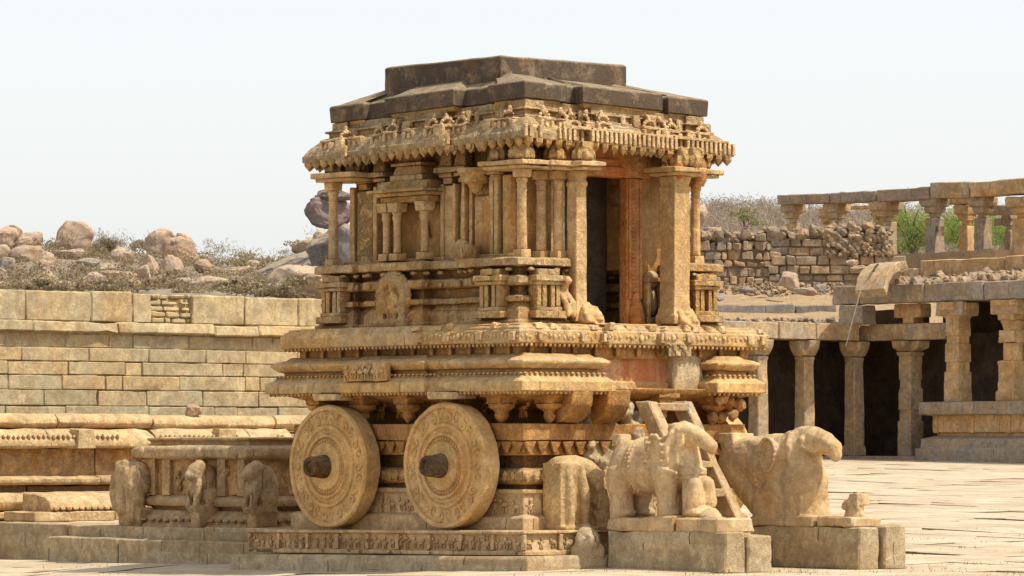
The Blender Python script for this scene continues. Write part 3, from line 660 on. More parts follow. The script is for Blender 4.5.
# entablature slabs and bulbous brackets over the corner columns
for x0, x1, y0, y1 in ((1.36, 2.14, -1.70, -1.24), (1.74, 2.16, -1.24, -.86), (1.8, 2.38, -.90, -.58), (-2.06, -1.3, -1.70, -1.2), (1.82, 2.34, .74, 1.22), (1.7, 2.14, 1.24, 1.72), (-2.06, -1.4, 1.2, 1.7)):
    b = B(); b.box(x0, x1, y0, y1, 4.985, 5.03, .005); b.box(x0-.05, x1+.05, y0-.05, y1+.05, 5.03, 5.095, .008); b.build('abacus_slab', M['pillar'], C, .01, .12, .010)
for x, y, s_ in ((1.95, -1.55, .16), (1.55, -1.55, .13), (2.0, -1.05, .14), (2.2, -.74, .15), (-1.85, -1.5, .16), (-1.5, -1.45, .13), (2.2, .98, .15), (2.0, 1.5, .14), (2.3, 1.1, .11)):
    b = B(); b.ell((x, y, 5.16), (s_, s_, .10)); b.ell((x, y, 5.25), (s_*.85, s_*.85, .08)); b.box(x-s_*.7, x+s_*.7, y-s_*.7, y+s_*.7, 5.28, 5.35)
    for k in range(9):
        t = 2*PI*k/9 + .3; b.ell((x + s_*.95*math.cos(t), y + s_*.95*math.sin(t), 5.17), (.03, .03, .09), None, 1)
    organic(b, 'bracket_capital', M['body'], C, .018, .008, 14, 1)
b = B()   # reddish drooping bracket at the far front corner
b.chain([(2.12, 1.18, 5.22), (2.2, 1.3, 5.12), (2.2, 1.34, 4.95), (2.14, 1.3, 4.86)], [.11, .1, .08, .05]); b.chain([(2.1, .95, 5.2), (2.25, .9, 5.1), (2.27, .9, 5.0)], [.1, .08, .06])
organic(b, 'drooping_bracket', M['red'], C, .024, .012, 12)
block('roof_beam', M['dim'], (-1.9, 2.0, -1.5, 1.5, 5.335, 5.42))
# -- eave
pe = stepped(2.05, 2.15, 1.70, 1.70, .60, .05, .62, .05)
b = B(); b.sweep(pe, [(-.45, 5.345), (-.06, 5.35), (.10, 5.325), (.145, 5.335), (.15, 5.42), (.135, 5.43), (.11, 5.47), (.065, 5.53), (.0, 5.59), (-.05, 5.62), (-.05, 5.65), (-.11, 5.66), (-.11, 5.72), (-.07, 5.73), (-.07, 5.75), (-.14, 5.76), (-.14, 5.86)])
ev = b.build('eave', M['eave'], C, .006, .12, .009, ang=.42)
b = B()
for p, d, n in along(offset(pe, .115), .15): b.drop((p.x, p.y, 5.345), .062, .13, 6)
for p, d, n in along(offset(pe, .0), .16): b.drop((p.x, p.y, 5.36), .05, .12, 6)
b.build('pendant_row', M['body'], ev, 0, 0, .008, 14)
for p, d, n in along(pe, .37):      # small upright dormer gables standing on the curved eave, worn
    if random.random() < .08: continue
    b = B(); w = .105*random.uniform(.85, 1.15); k = random.random(); sl = random.uniform(-.04, .04); big = random.uniform(.9, 1.25)
    def bb(u0, u1, o0, o1, za, zb, j=.008):
        q = [(p.x + d.x*(u + sl) + n.x*o, p.y + d.y*(u + sl) + n.y*o) for u, o in ((u0, o0), (u1, o0), (u1, o1), (u0, o1))]
        r_ = lambda: random.uniform(-j, j)
        if (q[1][0]-q[0][0])*(q[2][1]-q[1][1]) - (q[1][1]-q[0][1])*(q[2][0]-q[1][0]) < 0: q = q[::-1]
        b.hexa([(x + r_(), y + r_(), za) for x, y in q] + [(x + r_(), y + r_(), zb + r_()) for x, y in q])
    bb(-w, w, -.10, .055, 5.44, 5.60); bb(-w*1.25, w*1.25, -.1, .12, 5.42, 5.46)
    for u_ in (-w, w): bb(u_ - .03, u_ + .03, -.05, .095, 5.45, 5.59)
    bb(-w*1.15, w*1.15, -.12, .085, 5.59, 5.625)
    if k < .75:
        for t_ in range(7): a_ = PI*t_/6; b.ell((p.x + d.x*(sl + w*.85*math.cos(a_)) + n.x*.03, p.y + d.y*(sl + w*.85*math.cos(a_)) + n.y*.03, 5.625 + .075*big*math.sin(a_)), (.032, .032, .034), None, 1)
        b.ell((p.x + d.x*sl, p.y + d.y*sl, 5.72*1.0 + .02*big), (.035, .035, .06), None, 1)
    b.ell((p.x + d.x*sl + n.x*.07, p.y + d.y*sl + n.y*.07, 5.52), (.04, .04, .055), None, 1)
    b.build('gable_ornament', M['pale'], ev, .008, .05, .012, 14)
b = B()
pr_ = offset(pe, .15)
for p, d, n in along(pr_, .078):      # slotted rim band, best kept on the sunny front
    if n.x > .5 and (p.y > -1.2 or random.random() < .5): b.box(p.x - .03, p.x + .028, p.y - .024, p.y + .024, 5.35, 5.50, .004)
for y0, y1 in ((-1.05, -.72), (-.70, .70), (.74, 1.72)): b.box(2.24, 2.335, y0, y1, 5.495, 5.535, .01)
b.build('slotted_band', M['pale'], ev, .006, .08, .008, 14)
b = B()
for p, d, n in along(offset(pe, -.08), .19):
    if random.random() < .75:
        h_ = random.uniform(.03, .10); w_ = random.uniform(.04, .08); b.box(p.x - w_, p.x + w_, p.y - w_, p.y + w_, 5.60, 5.70 + h_, .01, .01)
b.build('eave_blocks', M['eave'], ev, .012, .07, .010)
ev.rotation_euler = (-.024, -.024, 0); ev.location.z = -.065
# -- roof slabs (the heavy slab has settled away from the front corner)
pm = stepped(1.86, 1.98, 1.54, 1.55, .60, .10, .64, .10)
b = B(); b.sweep(pm, [(-.12, 5.82), (-.03, 5.83), (0, 5.87), (0, 5.90), (-.03, 5.92)]); rm = b.build('roof_moulding', M['roof_under'], C, .006, .14, .008, ang=.42)
b = B(); b.sweep(pm, [(-.02, 5.885), (.055, 5.89), (.065, 6.085), (.05, 6.11), (-.03, 6.13)], capt=False)
ol = offset(pm, -.03)
def inw(x, y, t): return (x + (max(-1.28, min(.97, x*.62 - .1)) - x) * t, y + (max(-1.05, min(1.05, y*.68)) - y) * t)
prev = b.ring([(x, y, 6.13) for x, y in ol])
for t_, z_ in ((1.0, 6.37),):
    nx_ = b.ring([(*inw(x, y, t_), z_) for x, y in ol]); b.bridge(prev, nx_); prev = nx_
b.cap(prev)
bmesh.ops.remove_doubles(b.bm, verts=b.bm.verts[:], dist=.0005)
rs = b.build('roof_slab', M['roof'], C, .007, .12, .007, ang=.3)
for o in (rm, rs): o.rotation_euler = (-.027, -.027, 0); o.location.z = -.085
pc = [(-1.34, -1.1), (1.02, -1.1), (1.02, 1.1), (-1.34, 1.1)]
b = B(); b.sweep(pc, [(0, 6.08), (.0, 6.49), (-.02, 6.51), (-.05, 6.515)]); b.build('crown_slab', M['roof'], C, .008, .12, .008, ang=.3)

# ================================================================== BEFORE THE CHARIOT
def lw(x, y, z): v = l2w(x, y, z); return v
# pedestals (each a top-level thing, root at its base, aligned with the court)
def ped(label, x0, x1, y0, y1, h, extra=None):
    cx, cy = (x0 + x1)/2, (y0 + y1)/2
    w = l2w(cx, cy); g = -.06
    r = empty('statue_pedestal', (w.x, w.y, g), R0, label, 'pedestal', 'pedestals of the elephant statues')
    b = B(); b.box(x0-cx, x1-cx, y0-cy, y1-cy, 0, h, .012); b.build('main_block', M['granite'], r, .02, .12, .016)
    for e in extra or []:
        b = B(); b.box(e[0]-cx, e[1]-cx, e[2]-cy, e[3]-cy, 0, e[4], .015); b.build('side_block', M['granite'], r, .02, .12, .018)
    return r
ped('long granite block under the whole four legged elephant beside the ladder', 3.18, 5.32, -1.22, -.88, .50, [(3.2, 5.34, -.86, -.45, .47)])
ped('long granite block under the broken elephant, nearest the open paving', 3.22, 5.40, 1.0, 1.36, .54, [(3.7, 5.46, 1.40, 1.78, .56)])
# elephant with four legs
def base_plate(b, x0, x1, y0, y1, z0, z1): b.box(x0, x1, y0, y1, z0, z1, .02)
E1 = empty('elephant_statue', lw(3.16, -.86, .45), R0, 'weathered stone elephant standing whole on four legs beside the stone ladder', 'elephant statue')
b = B(); base_plate(b, 0, 1.22, -.36, .34, -.02, .165); base_plate(b, 1.235, 1.98, -.34, .28, -.02, .145); b.build('base_plate', M['eleph'], E1, .02, .1, .014)
b = B(); z0 = .15
def Z(p): return (p[0], p[1], p[2] + z0)
def el(c, r, rot=None, sub=2): b.ell(Z(c), r, rot, sub)
def ch(pts, rad): b.chain([Z(p) for p in pts], rad, .3)
el((.44, 0, .64), (.60, .30, .34), (0, -.04, 0), 3); el((.10, 0, .62), (.30, .29, .34), None, 3); el((.85, 0, .68), (.34, .29, .36), None, 3)
el((.98, 0, .90), (.20, .21, .23), None, 3); el((1.04, 0, .98), (.16, .17, .17), None, 3)
for sg in (-1, 1):
    el((1.0, sg*.08, 1.09), (.14, .10, .09)); el((1.14, sg*.15, .93), (.07, .05, .09))
    for k in range(14):
        t = 2*PI*k/14; el((.83 + .13*math.cos(t), sg*(.31 - .02*math.cos(t)), .80 + .22*math.sin(t)), (.03, .05, .03), None, 1)
    el((.83, sg*.275, .80), (.12, .05, .20))
    ch([(.08, sg*.16, .5), (.08, sg*.17, .28), (.10, sg*.17, .02)], [.21, .155, .15]); el((.13, sg*.17, .05), (.17, .155, .08))
    ch([(.90, sg*.17, .52), (.92, sg*.18, .28), (.93, sg*.18, .02)], [.19, .13, .13]); el((.96, sg*.18, .05), (.155, .145, .08))
ch([(1.04, 0, 1.05), (1.22, 0, 1.02), (1.38, 0, .96), (1.52, 0, .885)], [.15, .125, .105, .085]); ch([(1.50, 0, .89), (1.53, 0, .84)], [.08, .06])
ch([(1.06, 0, .84), (1.16, 0, .66), (1.22, 0, .42), (1.26, 0, .03)], [.17, .15, .15, .18])
el((1.36, -.05, .06), (.2, .2, .1)); ch([(1.34, -.1, .42), (1.36, -.1, .2)], [.10, .12]); ch([(1.34, .1, .42), (1.36, .1, .2)], [.10, .12])
ch([(1.08, -.14, .90), (1.12, -.17, .68)], [.06, .05]); ch([(1.08, .14, .90), (1.12, .17, .68)], [.06, .05])
for z in (.60, .55, .50): b.lathe(Matrix.Translation(Z((1.185, 0, z))), [(-.016, .165), (-.01, .185), (.01, .185), (.016, .165)], 20)
ch([(-.16, 0, .88), (-.2, 0, .7), (-.2, 0, .35)], [.06, .055, .045]); b.box(-.18, -.02, -.1, .1, .88+z0, 1.04+z0, .01); el((-.08, .0, .93), (.11, .12, .10))
for zz in (0, .05): ch([(.66, -.30, .98 - zz), (.70, -.31, .70), (.88, -.33, .56 - zz), (1.1, -.25, .58 - zz)], [.018]*4)
ch([(1.02, -.19, 1.05), (.98, -.25, .88), (1.02, -.25, .68)], [.035, .04, .03])
for sg in (-1, 1): el((1.17, sg*.16, 1.0), (.035, .03, .025), None, 1); b.chain([Z((1.12, sg*.2, .96)), Z((1.2, sg*.18, 1.04))], [.015, .015])
for xx, rz_, ry_ in ((.30, .36, .31), (.36, .36, .31)):
    for k in range(40): t = 2*PI*k/40; el((xx, (ry_+.01)*math.cos(t), .63 + rz_*math.sin(t)), (.02, .02, .02), None, 1)
for k in range(14): el((.33, -.32, .33 + k*.0), (.02, .02, .02), None, 1)
for k in range(9): el((.78 + k*.05, -.33 + .008*k, .60 - .012*abs(k - 4)), (.026, .026, .034), None, 1)
organic(b, 'body', M['eleph'], E1, .015, .005, 9, 1)
b = B(); b.ell((1.62, -.1, .18), (.17, .13, .06)); b.ell((1.60, -.08, .23), (.11, .1, .05)); b.ell((1.72, -.16, .16), (.12, .1, .04)); organic(b, 'broken_foot', M['eleph'], E1, .02, .012, 10)
# broken elephant: solid lower body, hindquarters lost
E2 = empty('elephant_statue', lw(3.3, 1.3, .49), R0, 'broken stone elephant with lost hind legs and a heart shaped ear, beside the open paving', 'elephant statue')
b = B(); base_plate(b, .12, 1.30, -.30, .30, -.02, .115); base_plate(b, 1.305, 1.95, -.28, .26, -.02, .105); b.build('base_plate', M['eleph'], E2, .02, .1, .016)
b = B(); z0 = .08
el((-.05, 0, .74), (.55, .29, .30), (0, .05, 0), 3); el((.35, 0, .66), (.58, .31, .42), (0, -.05, 0), 3); el((.5, 0, .34), (.42, .30, .36), None, 3); el((.8, 0, .42), (.36, .29, .46), None, 3)
b.box(.16, 1.04, -.28, .28, .0, .40, 0, .02); ch([(-.38, 0, .72), (-.12, 0, .44), (.16, 0, .2)], [.26, .26, .26]); b.box(-.56, -.28, -.2, .2, .95 + z0, 1.08 + z0, .01); el((-.4, 0, .9), (.2, .22, .18))
el((.74, 0, .90), (.30, .27, .22), None, 3); el((.62, 0, .84), (.36, .29, .24), None, 3); el((.2, 0, .92), (.62, .25, .13))
for sg in (-1, 1):
    el((.76, sg*.09, 1.02), (.20, .12, .10))
    for k in range(22):        # raised heart shaped rim of the ear
        t = 2*PI*k/22; el((.50 + .13*math.cos(t)*(1 + .25*math.sin(t)) , sg*.325, .80 + .21*math.sin(t)), (.03, .05, .03), None, 1)
    el((.50, sg*.27, .80), (.12, .05, .2))
    ch([(.78, sg*.2, 1.06), (.80, sg*.25, .9), (.82, sg*.23, .68)], [.04, .055, .05]); el((.95, sg*.17, .98), (.06, .05, .07))
ch([(.80, 0, .99), (1.0, 0, 1.0), (1.20, 0, .95), (1.34, 0, .89)], [.18, .17, .15, .125]); ch([(1.34, 0, .89), (1.39, 0, .80)], [.115, .085])
ch([(.82, 0, .82), (.86, 0, .62), (.88, 0, .3), (.92, 0, .02)], [.24, .23, .23, .25])
for z in ():  b.lathe(Matrix.Translation(Z((.98, 0, z))), [(-.02, .175), (-.01, .20), (.01, .20), (.02, .175)], 20)
for sg in (-1, 1): el((.97, sg*.165, .99), (.035, .03, .025), None, 1); ch([(.94, sg*.17, .90), (1.14, sg*.13, .85)], [.05, .035])
for k in range(36): t = 2*PI*k/36; el((.22, .31*math.cos(t), .62 + .42*math.sin(t)), (.018, .018, .018), None, 1)
organic(b, 'body', M['eleph'], E2, .016, .006, 8, 1)
b = B(); b.chain([(1.72, 0, .12), (1.74, 0, .26), (1.80, 0, .34)], [.13, .10, .08]); b.box(1.70, 1.86, -.1, .12, .26, .40)
for k in range(10): t = PI*k/9; b.ell((1.72 + .12*math.cos(t), -.08 + .0*k, .22 + .1*math.sin(t)), (.03, .04, .03), None, 1)
organic(b, 'broken_foot', M['eleph'], E2, .02, .015, 10)
# stone ladder
LD = empty('stone_ladder', lw(4.36, .02, -.03), R0, 'broken stone ladder leaning up between the two elephant statues', 'ladder')
b = B()
def rail(y0, y1):
    b = B(); dx, dz, t = -1.28, 2.08, .36
    o_ = Vector((-t, 0, 0)); p0 = Vector((.05, 0, .02)); p1 = Vector((dx, 0, dz)); q0, q1 = p0 + o_, p1 + o_ * .75
    b.hexa([(q0.x, y0, q0.z), (p0.x, y0, p0.z), (p0.x, y1, p0.z), (q0.x, y1, q0.z), (q1.x, y0, q1.z), (p1.x, y0, p1.z), (p1.x, y1, p1.z), (q1.x, y1, q1.z)])
    return b
rail(-.44, -.27).build('rail', M['hallstone'], LD, .015, .1, .014); rail(.18, .33).build('rail', M['hallstone'], LD, .015, .1, .014)
for k in range(6):
    t = .10 + k*.172 if k < 5 else .965
    b = B(); x, z = -1.28*t - .10, 2.08*t + .0; b.box(x - .12, x + .12, -.30, .21, z - .05, z + .055, .01); b.build('rung', M['hallstone'], LD, .012, .1, .012)
# broken sculpture on the corner of the base slab
b = B(); b.box(-.24, .10, -.42, -.05, 0, .84, .0, .0); b.box(-.24, .04, -.1, .16, 0, .80); b.chain([(-.07, -.3, .78), (-.06, -.05, .80), (-.02, .12, .74), (.04, .26, .58), (.06, .30, .35), (.06, .3, .08)], [.15, .14, .15, .14, .12, .12], .3, 3)
b.chain([(.10, -.30, .80), (.14, -.28, .45), (.13, -.28, .05)], [.05, .06, .06]); b.chain([(.10, -.08, .80), (.15, -.06, .45), (.14, -.05, .05)], [.05, .07, .06]); b.box(-.25, .22, -.44, .42, -.0, .05)
rr = random.Random(4)
for k in range(26): b.ell((rr.uniform(.06, .16), rr.uniform(.14, .36), rr.uniform(.06, .8)), (.03, .035, .05), None, 1)
bs = organic(b, 'broken_sculpture', M['pillar'], None, .02, .008, 9, 1); bs.location = lw(2.60, -1.14, .43); bs.rotation_euler = (0, 0, R0)
tag(bs, 'smooth sided broken carving with rough sunlit edge on the corner of the chariot base', 'sculpture')
b = B(); b.ell((0, 0, .15), (.14, .2, .22)); b.box(-.1, .1, -.2, .2, -.05, .12); br = organic(b, 'rounded_stone', M['granite'], None, .03, .03, 7); br.location = lw(3.05, -1.42, .12); br.rotation_euler = (0, 0, R0)
tag(br, 'rounded worn stone in the gap between the chariot base and the elephant pedestal', 'stone')

# ================================================================== LEFT: STEPS, PLINTHS, WALL
def court(name, x, y, z, label, cat, group=None):
    return empty(name, l2w(x, y, z), R0, label, cat, group)
S = court('stone_step', -7.0, -1.3, -.26, 'low two tiered stone step running along the ground left of the chariot', 'step')
b = B(); x = -5.0
while x < 3.8:
    L = random.uniform(1.4, 2.4); b.cur = random.random(); b.box(x, min(x + L, 3.9) - .012, 0, 1.2, 0, .60 + random.uniform(-.008, .008), .006); x += L
b.build('upper_tier', M['granite'], S, .015, .2, .012)
b = B(); x = -1.4
while x < 4.3:
    L = random.uniform(1.3, 2.2); b.cur = random.random(); b.box(x, min(x + L, 4.3) - .012, -.32, -.004, 0, .42 + random.uniform(-.006, .006), .006); x += L
b.build('lower_tier', M['granite'], S, .015, .2, .012)
# guardian plinth
G = court('guardian_plinth', -5.7, -.9, .27, 'shaded stone plinth with three carved animals along its side left of the chariot wheels', 'plinth')
pg = [(-1.28, 0), (1.12, 0), (1.12, 2.2), (-1.28, 2.2)]
b = B(); b.sweep(pg, [(.22, 0), (.22, .10), (.16, .12), (.16, .20), (.06, .25), (.02, .30)]); b.build('base_slab', M['guard'], G, .015, .15, .012)
b = B(); b.sweep(pg, [(-.06, .28), (-.06, .34), (.08, .36), (.10, .44), (.02, .50), (-.06, .52)]); b.build('ledge', M['guard'], G, .012, .15, .012)
b = B(); b.sweep(pg, [(-.02, .50), (-.02, 1.04)]); gw = b.build('wall', M['guardwall'], G, .01, .15, .02)
for x in (-1.1, -.75, .05, .55, 1.0): block('pilaster', M['guard'], (x-.09, x+.09, -.045, .12, .5, 1.04), par=G)
b = B(); figures(b, (-.7, .0, .55), (1, 0, 0), 1.8, (0, -1, 0), .42, 5); b.build('wall_figures', M['guardwall'], gw, 0, 0, .006, 14)
b = B(); b.sweep(pg, [(-.08, 1.0), (.08, 1.02), (.15, 1.05), (.15, 1.16), (.10, 1.20), (.02, 1.22), (-.04, 1.22), (-.04, 1.27), (0, 1.28), (0, 1.33)]); b.build('cornice', M['guard'], G, .015, .15, .014)
b = B()
for x in (-1.2, .15, 1.0): b.ell((x, -.14, 1.11), (.1, .05, .09), None, 2)
for p, d, n in along(offset(pg, .2), .17): b.ell((p.x, p.y, .16), (.05, .05, .03), None, 1)
b.build('ornament', M['guard'], G, 0, 0, .006, 12)
def guard_animal(kind):
    b = B()
    if kind == 0:     # elephant, facing left
        b.ell((0, -.05, .72), (.30, .22, .30), None, 3); b.ell((-.22, -.14, .78), (.2, .17, .22), None, 3); b.ell((-.2, -.12, .95), (.13, .12, .08)); b.ell((-.33, -.16, .93), (.09, .08, .08))
        b.chain([(-.38, -.18, .72), (-.40, -.2, .5), (-.36, -.2, .32)], [.12, .1, .08]); b.ell((-.05, -.25, .75), (.1, .04, .18)); b.chain([(.1, -.15, .6), (.12, -.15, .2)], [.17, .15]); b.chain([(-.2, -.15, .6), (-.2, -.16, .28)], [.16, .14]); b.box(-.3, .3, -.2, .1, .0, .3, 0, -.02)
    else:             # crouching lion on bracket
        b.ell((0, -.05, .66), (.15, .26, .30), None, 3); b.ell((0, -.26, .84), (.14, .15, .15), None, 2); b.ell((0, -.36, .80), (.09, .1, .08)); b.ell((0, -.18, .9), (.15, .12, .13))
        for sg in (-1, 1): b.chain([(sg*.1, -.24, .66), (sg*.11, -.30, .44), (sg*.11, -.32, .36)], [.08, .06, .065]); b.ell((sg*.13, .0, .48), (.1, .17, .15)); b.ell((sg*.1, -.22, .95), (.04, .03, .05))
        b.box(-.17, .17, -.34, .1, .28, .36); b.box(-.13, .13, -.26, .1, .0, .3, 0, -.04)
    return b
for i, x in enumerate((-1.34, .32, 1.62)):
    g = organic(guard_animal(min(i, 1)), 'animal_carving', M['guard'], G, .022, .012, 9, 1); g.location = (x, -.06, .02); g.scale = (.84 if i == 0 else .72, .95, .97)
    g['label'] = ('headless looking elephant carving at the left corner', 'crouching animal carving with a pale sunlit face', 'crouching animal carving in full shade beside the wheel')[i]
# moulded plinth behind
P = court('moulded_plinth', -11.2, 0, .07, 'long sunlit stone plinth with rolled and beaded mouldings below the block wall', 'plinth')
def runs(b, y0, y1, prof, lo=1.6, hi=3.0, gap=.014, jit=.012, back=2.0):
    y = y0
    while y < y1:
        L = random.uniform(lo, hi); e = min(y + L, y1); dz = random.uniform(-jit, jit); do = random.uniform(-jit, jit); b.cur = random.random()
        a = [b.v((o + do, y, z + dz)) for o, z in prof]; c = [b.v((o + do, e - gap, z + dz)) for o, z in prof]
        n = len(prof)
        for i in range(n): b.f((a[i], a[(i+1) % n], c[(i+1) % n], c[i]))
        b.f(a[::-1]); b.f(c); y = e
b = B(); runs(b, -4, 9, [(.30, .3), (.30, .40), (-2, .40), (-2, .3)]); runs(b, -4, 9, [(.0, .40), (.15, .43), (.22, .55), (.15, .66), (.05, .69), (-2, .69), (-2, .40)]); b.build('base_moulding', M['plinth'], P, .012, .2, .012)
b = B(); runs(b, -4, 9, [(-.22, .66), (-.22, .80), (-2, .80), (-2, .66)]); runs(b, -4, 9, [(.02, .80), (.06, .84), (.06, .90), (-.1, .94), (-2, .94), (-2, .80)]); b.build('ledge', M['plinth'], P, .012, .2, .012)
b = B(); runs(b, -4, 9, [(-.14, .93), (-.14, 1.37), (-2, 1.37), (-2, .93)], 1.0, 2.4); b.build('panel_course', M['guardwall'], P, .014, .2, .014)
b = B(); runs(b, -4, 5.0, [(.10, 1.36), (.17, 1.39), (.17, 1.48), (.10, 1.56), (.02, 1.62), (-.05, 1.66), (-2, 1.66), (-2, 1.36)], 1.5, 2.6); cn = b.build('beaded_cornice', M['plinth'], P, .012, .18, .014)
b = B()
for k in range(95):
    y = -3.9 + k*.092
    if int(y*1.3) % 3 != 2: b.ell((.15, y, 1.54), (.05, .03, .05), None, 1)
for y in (.9, 3.6): b.box(.04, .22, y - .17, y + .17, 1.36, 1.66, .02)
b.build('beads', M['plinth'], cn, .01, 0, .012, 14)
b = B(); runs(b, -4, 9, [(-.20, 1.64), (-.12, 1.66), (-.05, 1.74), (-.08, 1.82), (-.16, 1.88), (-2, 1.90), (-2, 1.64)], 1.6, 3.2); b.build('roll_moulding', M['plinth'], P, .012, .18, .014)
# bulging lotus slab lying before it
LS = court('lotus_slab', -10.2, -.55, .34, 'long pillow shaped lotus moulding stone on a plain slab at the far left', 'moulding stone')
b = B(); runs(b, -.35, 2.6, [(.42, 0), (.42, .15), (-.4, .15), (-.4, 0)], 1.2, 2.0); runs(b, .0, 2.6, [(.32, .15), (.36, .19), (.31, .30), (.18, .38), (-.1, .42), (-.4, .42), (-.4, .15)], 3, 3.1); b.build('slab', M['plinth'], LS, .012, .15, .012)
b = B()
for k in range(22): b.ell((.36, .08 + k*.115, .20), (.05, .055, .04), None, 1)
b.build('petals', M['plinth'], LS, 0, 0, .006, 12)
# block wall
xw = w2l(-8.17, 67.0)
Wl = court('block_wall', xw[0], xw[1], .28, 'long pale wall of large squared granite blocks behind the moulded plinth', 'wall')
zt = 3.89 - .2; zb = 1.5
b = B(); courses = [.30, .34, .33, .36, .33, .33]
z = 3.20 - .2; yA, yB = -7, 10.5
rows = []; zz = z
for hgt in (.23, .225, .22, .24, .26, .22, .22, .3, .5, .6): rows.append((zz - hgt, zz)); zz -= hgt
for i, (z0, z1) in enumerate(rows):
    y = yA - random.random()
    while y < yB:
        L = random.choice((random.uniform(.8, 1.2), random.uniform(1.1, 1.7), random.uniform(1.0, 1.4), random.uniform(.3, .5))) if i < 7 else 2.5
        e = min(y + L, yB); b.cur = random.random(); o = random.uniform(-.012, .012) - (.06 if i == 0 else 0)
        if i == 0: b.cur *= .3
        g = .011; zj = random.uniform(-.008, .008)
        b.hexa([(-.5, y+g/2, z0), (o, y+g/2, z0+g+zj), (o, e-g/2, z0+g+zj), (-.5, e-g/2, z0), (-.5, y+g/2, z1), (o, y+g/2, z1+zj), (o, e-g/2, z1+zj), (-.5, e-g/2, z1)]); y = e
b.box(-.6, -.075, yA, yB, 0, 3.1)
b.build('block_courses', M['blocks'], Wl, .012, .13, .010, 5)
b = B(); y = yA
while y < yB:
    L = random.uniform(.7, 2.0); e = min(y+L, yB); b.cur = random.random(); zj = random.uniform(-.012, .012)
    b.hexa([(-.5, y, 3.0+zj), (.10, y, 3.02+zj), (.10, e-.014, 3.02+zj), (-.5, e-.014, 3.0+zj), (-.5, y, 3.2+zj), (.07, y, 3.19+zj), (.07, e-.014, 3.19+zj), (-.5, e-.014, 3.2+zj)]); y = e
b.build('string_course', M['blocks'], Wl, .02, .18, .018)
b = B(); y = yA; pat = None
while y < yB:
    L = random.uniform(.8, 1.6); e = min(y+L, yB); b.cur = random.random()*.6 + .2; zj = random.uniform(-.015, .015)
    if y < 3.01 < e + .3: e = 3.02
    if y >= 3.02 - .01 and y < 3.2:          # patch of small rubble set into the parapet
        for r_ in range(5):
            yy = 3.02
            while yy < 3.84:
                l = random.uniform(.15, .35); b.cur = random.random(); b.box(-.4, random.uniform(-.1, -.04), yy+.012, min(yy+l, 3.84)-.012, 3.2 + r_*.098+.008, 3.2+(r_+1)*.098-.008, .012); yy += l
        y = 3.84; continue
    b.box(-.45, -.03 + random.uniform(-.01, .01), y+.006, e-.008, 3.2, zt+zj, .006); y = e
b.box(-.44, -.14, yA, yB, 3.15, 3.62)
b.build('parapet', M['blocks'], Wl, .02, .2, .018)
# one stone left on the plinth
def rock(name, c, r, mat, label, cat='stone', group=None, seed=0, sub=4, amp=.28, flat=.2, par=None, pts=9):
    rnd = random.Random(seed); bm = bmesh.new()
    for k in range(pts + 7):
        d = Vector((rnd.gauss(0, 1), rnd.gauss(0, 1), rnd.gauss(0, 1))).normalized()
        d = Vector([math.copysign(abs(q)**.72, q) for q in d]); bm.verts.new(d * rnd.uniform(.86, 1.06))
    bmesh.ops.convex_hull(bm, input=bm.verts[:])
    bmesh.ops.delete(bm, geom=[v for v in bm.verts if not v.link_faces], context='VERTS')
    bmesh.ops.bevel(bm, geom=bm.edges[:], offset=.10 + .10*rnd.random(), segments=2, affect='EDGES', clamp_overlap=True)
    bmesh.ops.triangulate(bm, faces=bm.faces[:])
    for _ in range(4):
        es = [e for e in bm.edges if e.calc_length() > .16]
        if not es: break
        bmesh.ops.subdivide_edges(bm, edges=es, cuts=1)
        bmesh.ops.triangulate(bm, faces=[f for f in bm.faces if len(f.verts) > 3])
    for _ in range(3): bmesh.ops.smooth_vert(bm, verts=bm.verts[:], factor=.5, use_axis_x=True, use_axis_y=True, use_axis_z=True)
    off = Vector((rnd.uniform(-50, 50), rnd.uniform(-50, 50), rnd.uniform(-50, 50)))
    bm.normal_update()
    for v in bm.verts:
        p = v.co.copy()
        p += v.normal * (noise.noise(p * 2.2 + off) * .09 + noise.noise(p * 5 + off) * .05 + noise.noise(p * 12 + off) * .025)
        v.co = Vector((p.x * r[0], p.y * r[1], p.z * r[2]))
    me = bpy.data.meshes.new(name); bm.to_mesh(me); bm.free()
    o = link(name, me, mat, par, True, .5); o.location = c; o.rotation_euler = (0, rnd.uniform(-.18, .18), rnd.uniform(-.4, .4))
    if label: tag(o, label, cat, group)
    return o
rock('loose_stone', wp(193, 411, 66.2), (.15, .15, .13), M['boulder_red'], 'small reddish brown stone lying alone at the foot of the block wall', seed=3, sub=3)

# ================================================================== GROUND
def ground_sheet():
    b = B(); xs = [-900, -300, -80, -30, -16, -8, -4, 0, 6, 14, 30, 80, 300, 900]; ys = [-40, 0, 20, 35, 45, 50, 54, 60, 70, 85, 100, 110, 125, 160, 300, 900, 2500]
    g = [[b.v((x, y, gz(x, y) - .05)) for x in xs] for y in ys]
    for j in range(len(ys)-1):
        for i in range(len(xs)-1): b.f((g[j][i], g[j][i+1], g[j+1][i+1], g[j+1][i]))
    return b
o = ground_sheet().build('ground', M['joint'], None, 0, 0, 0); tag(o, kind='structure')
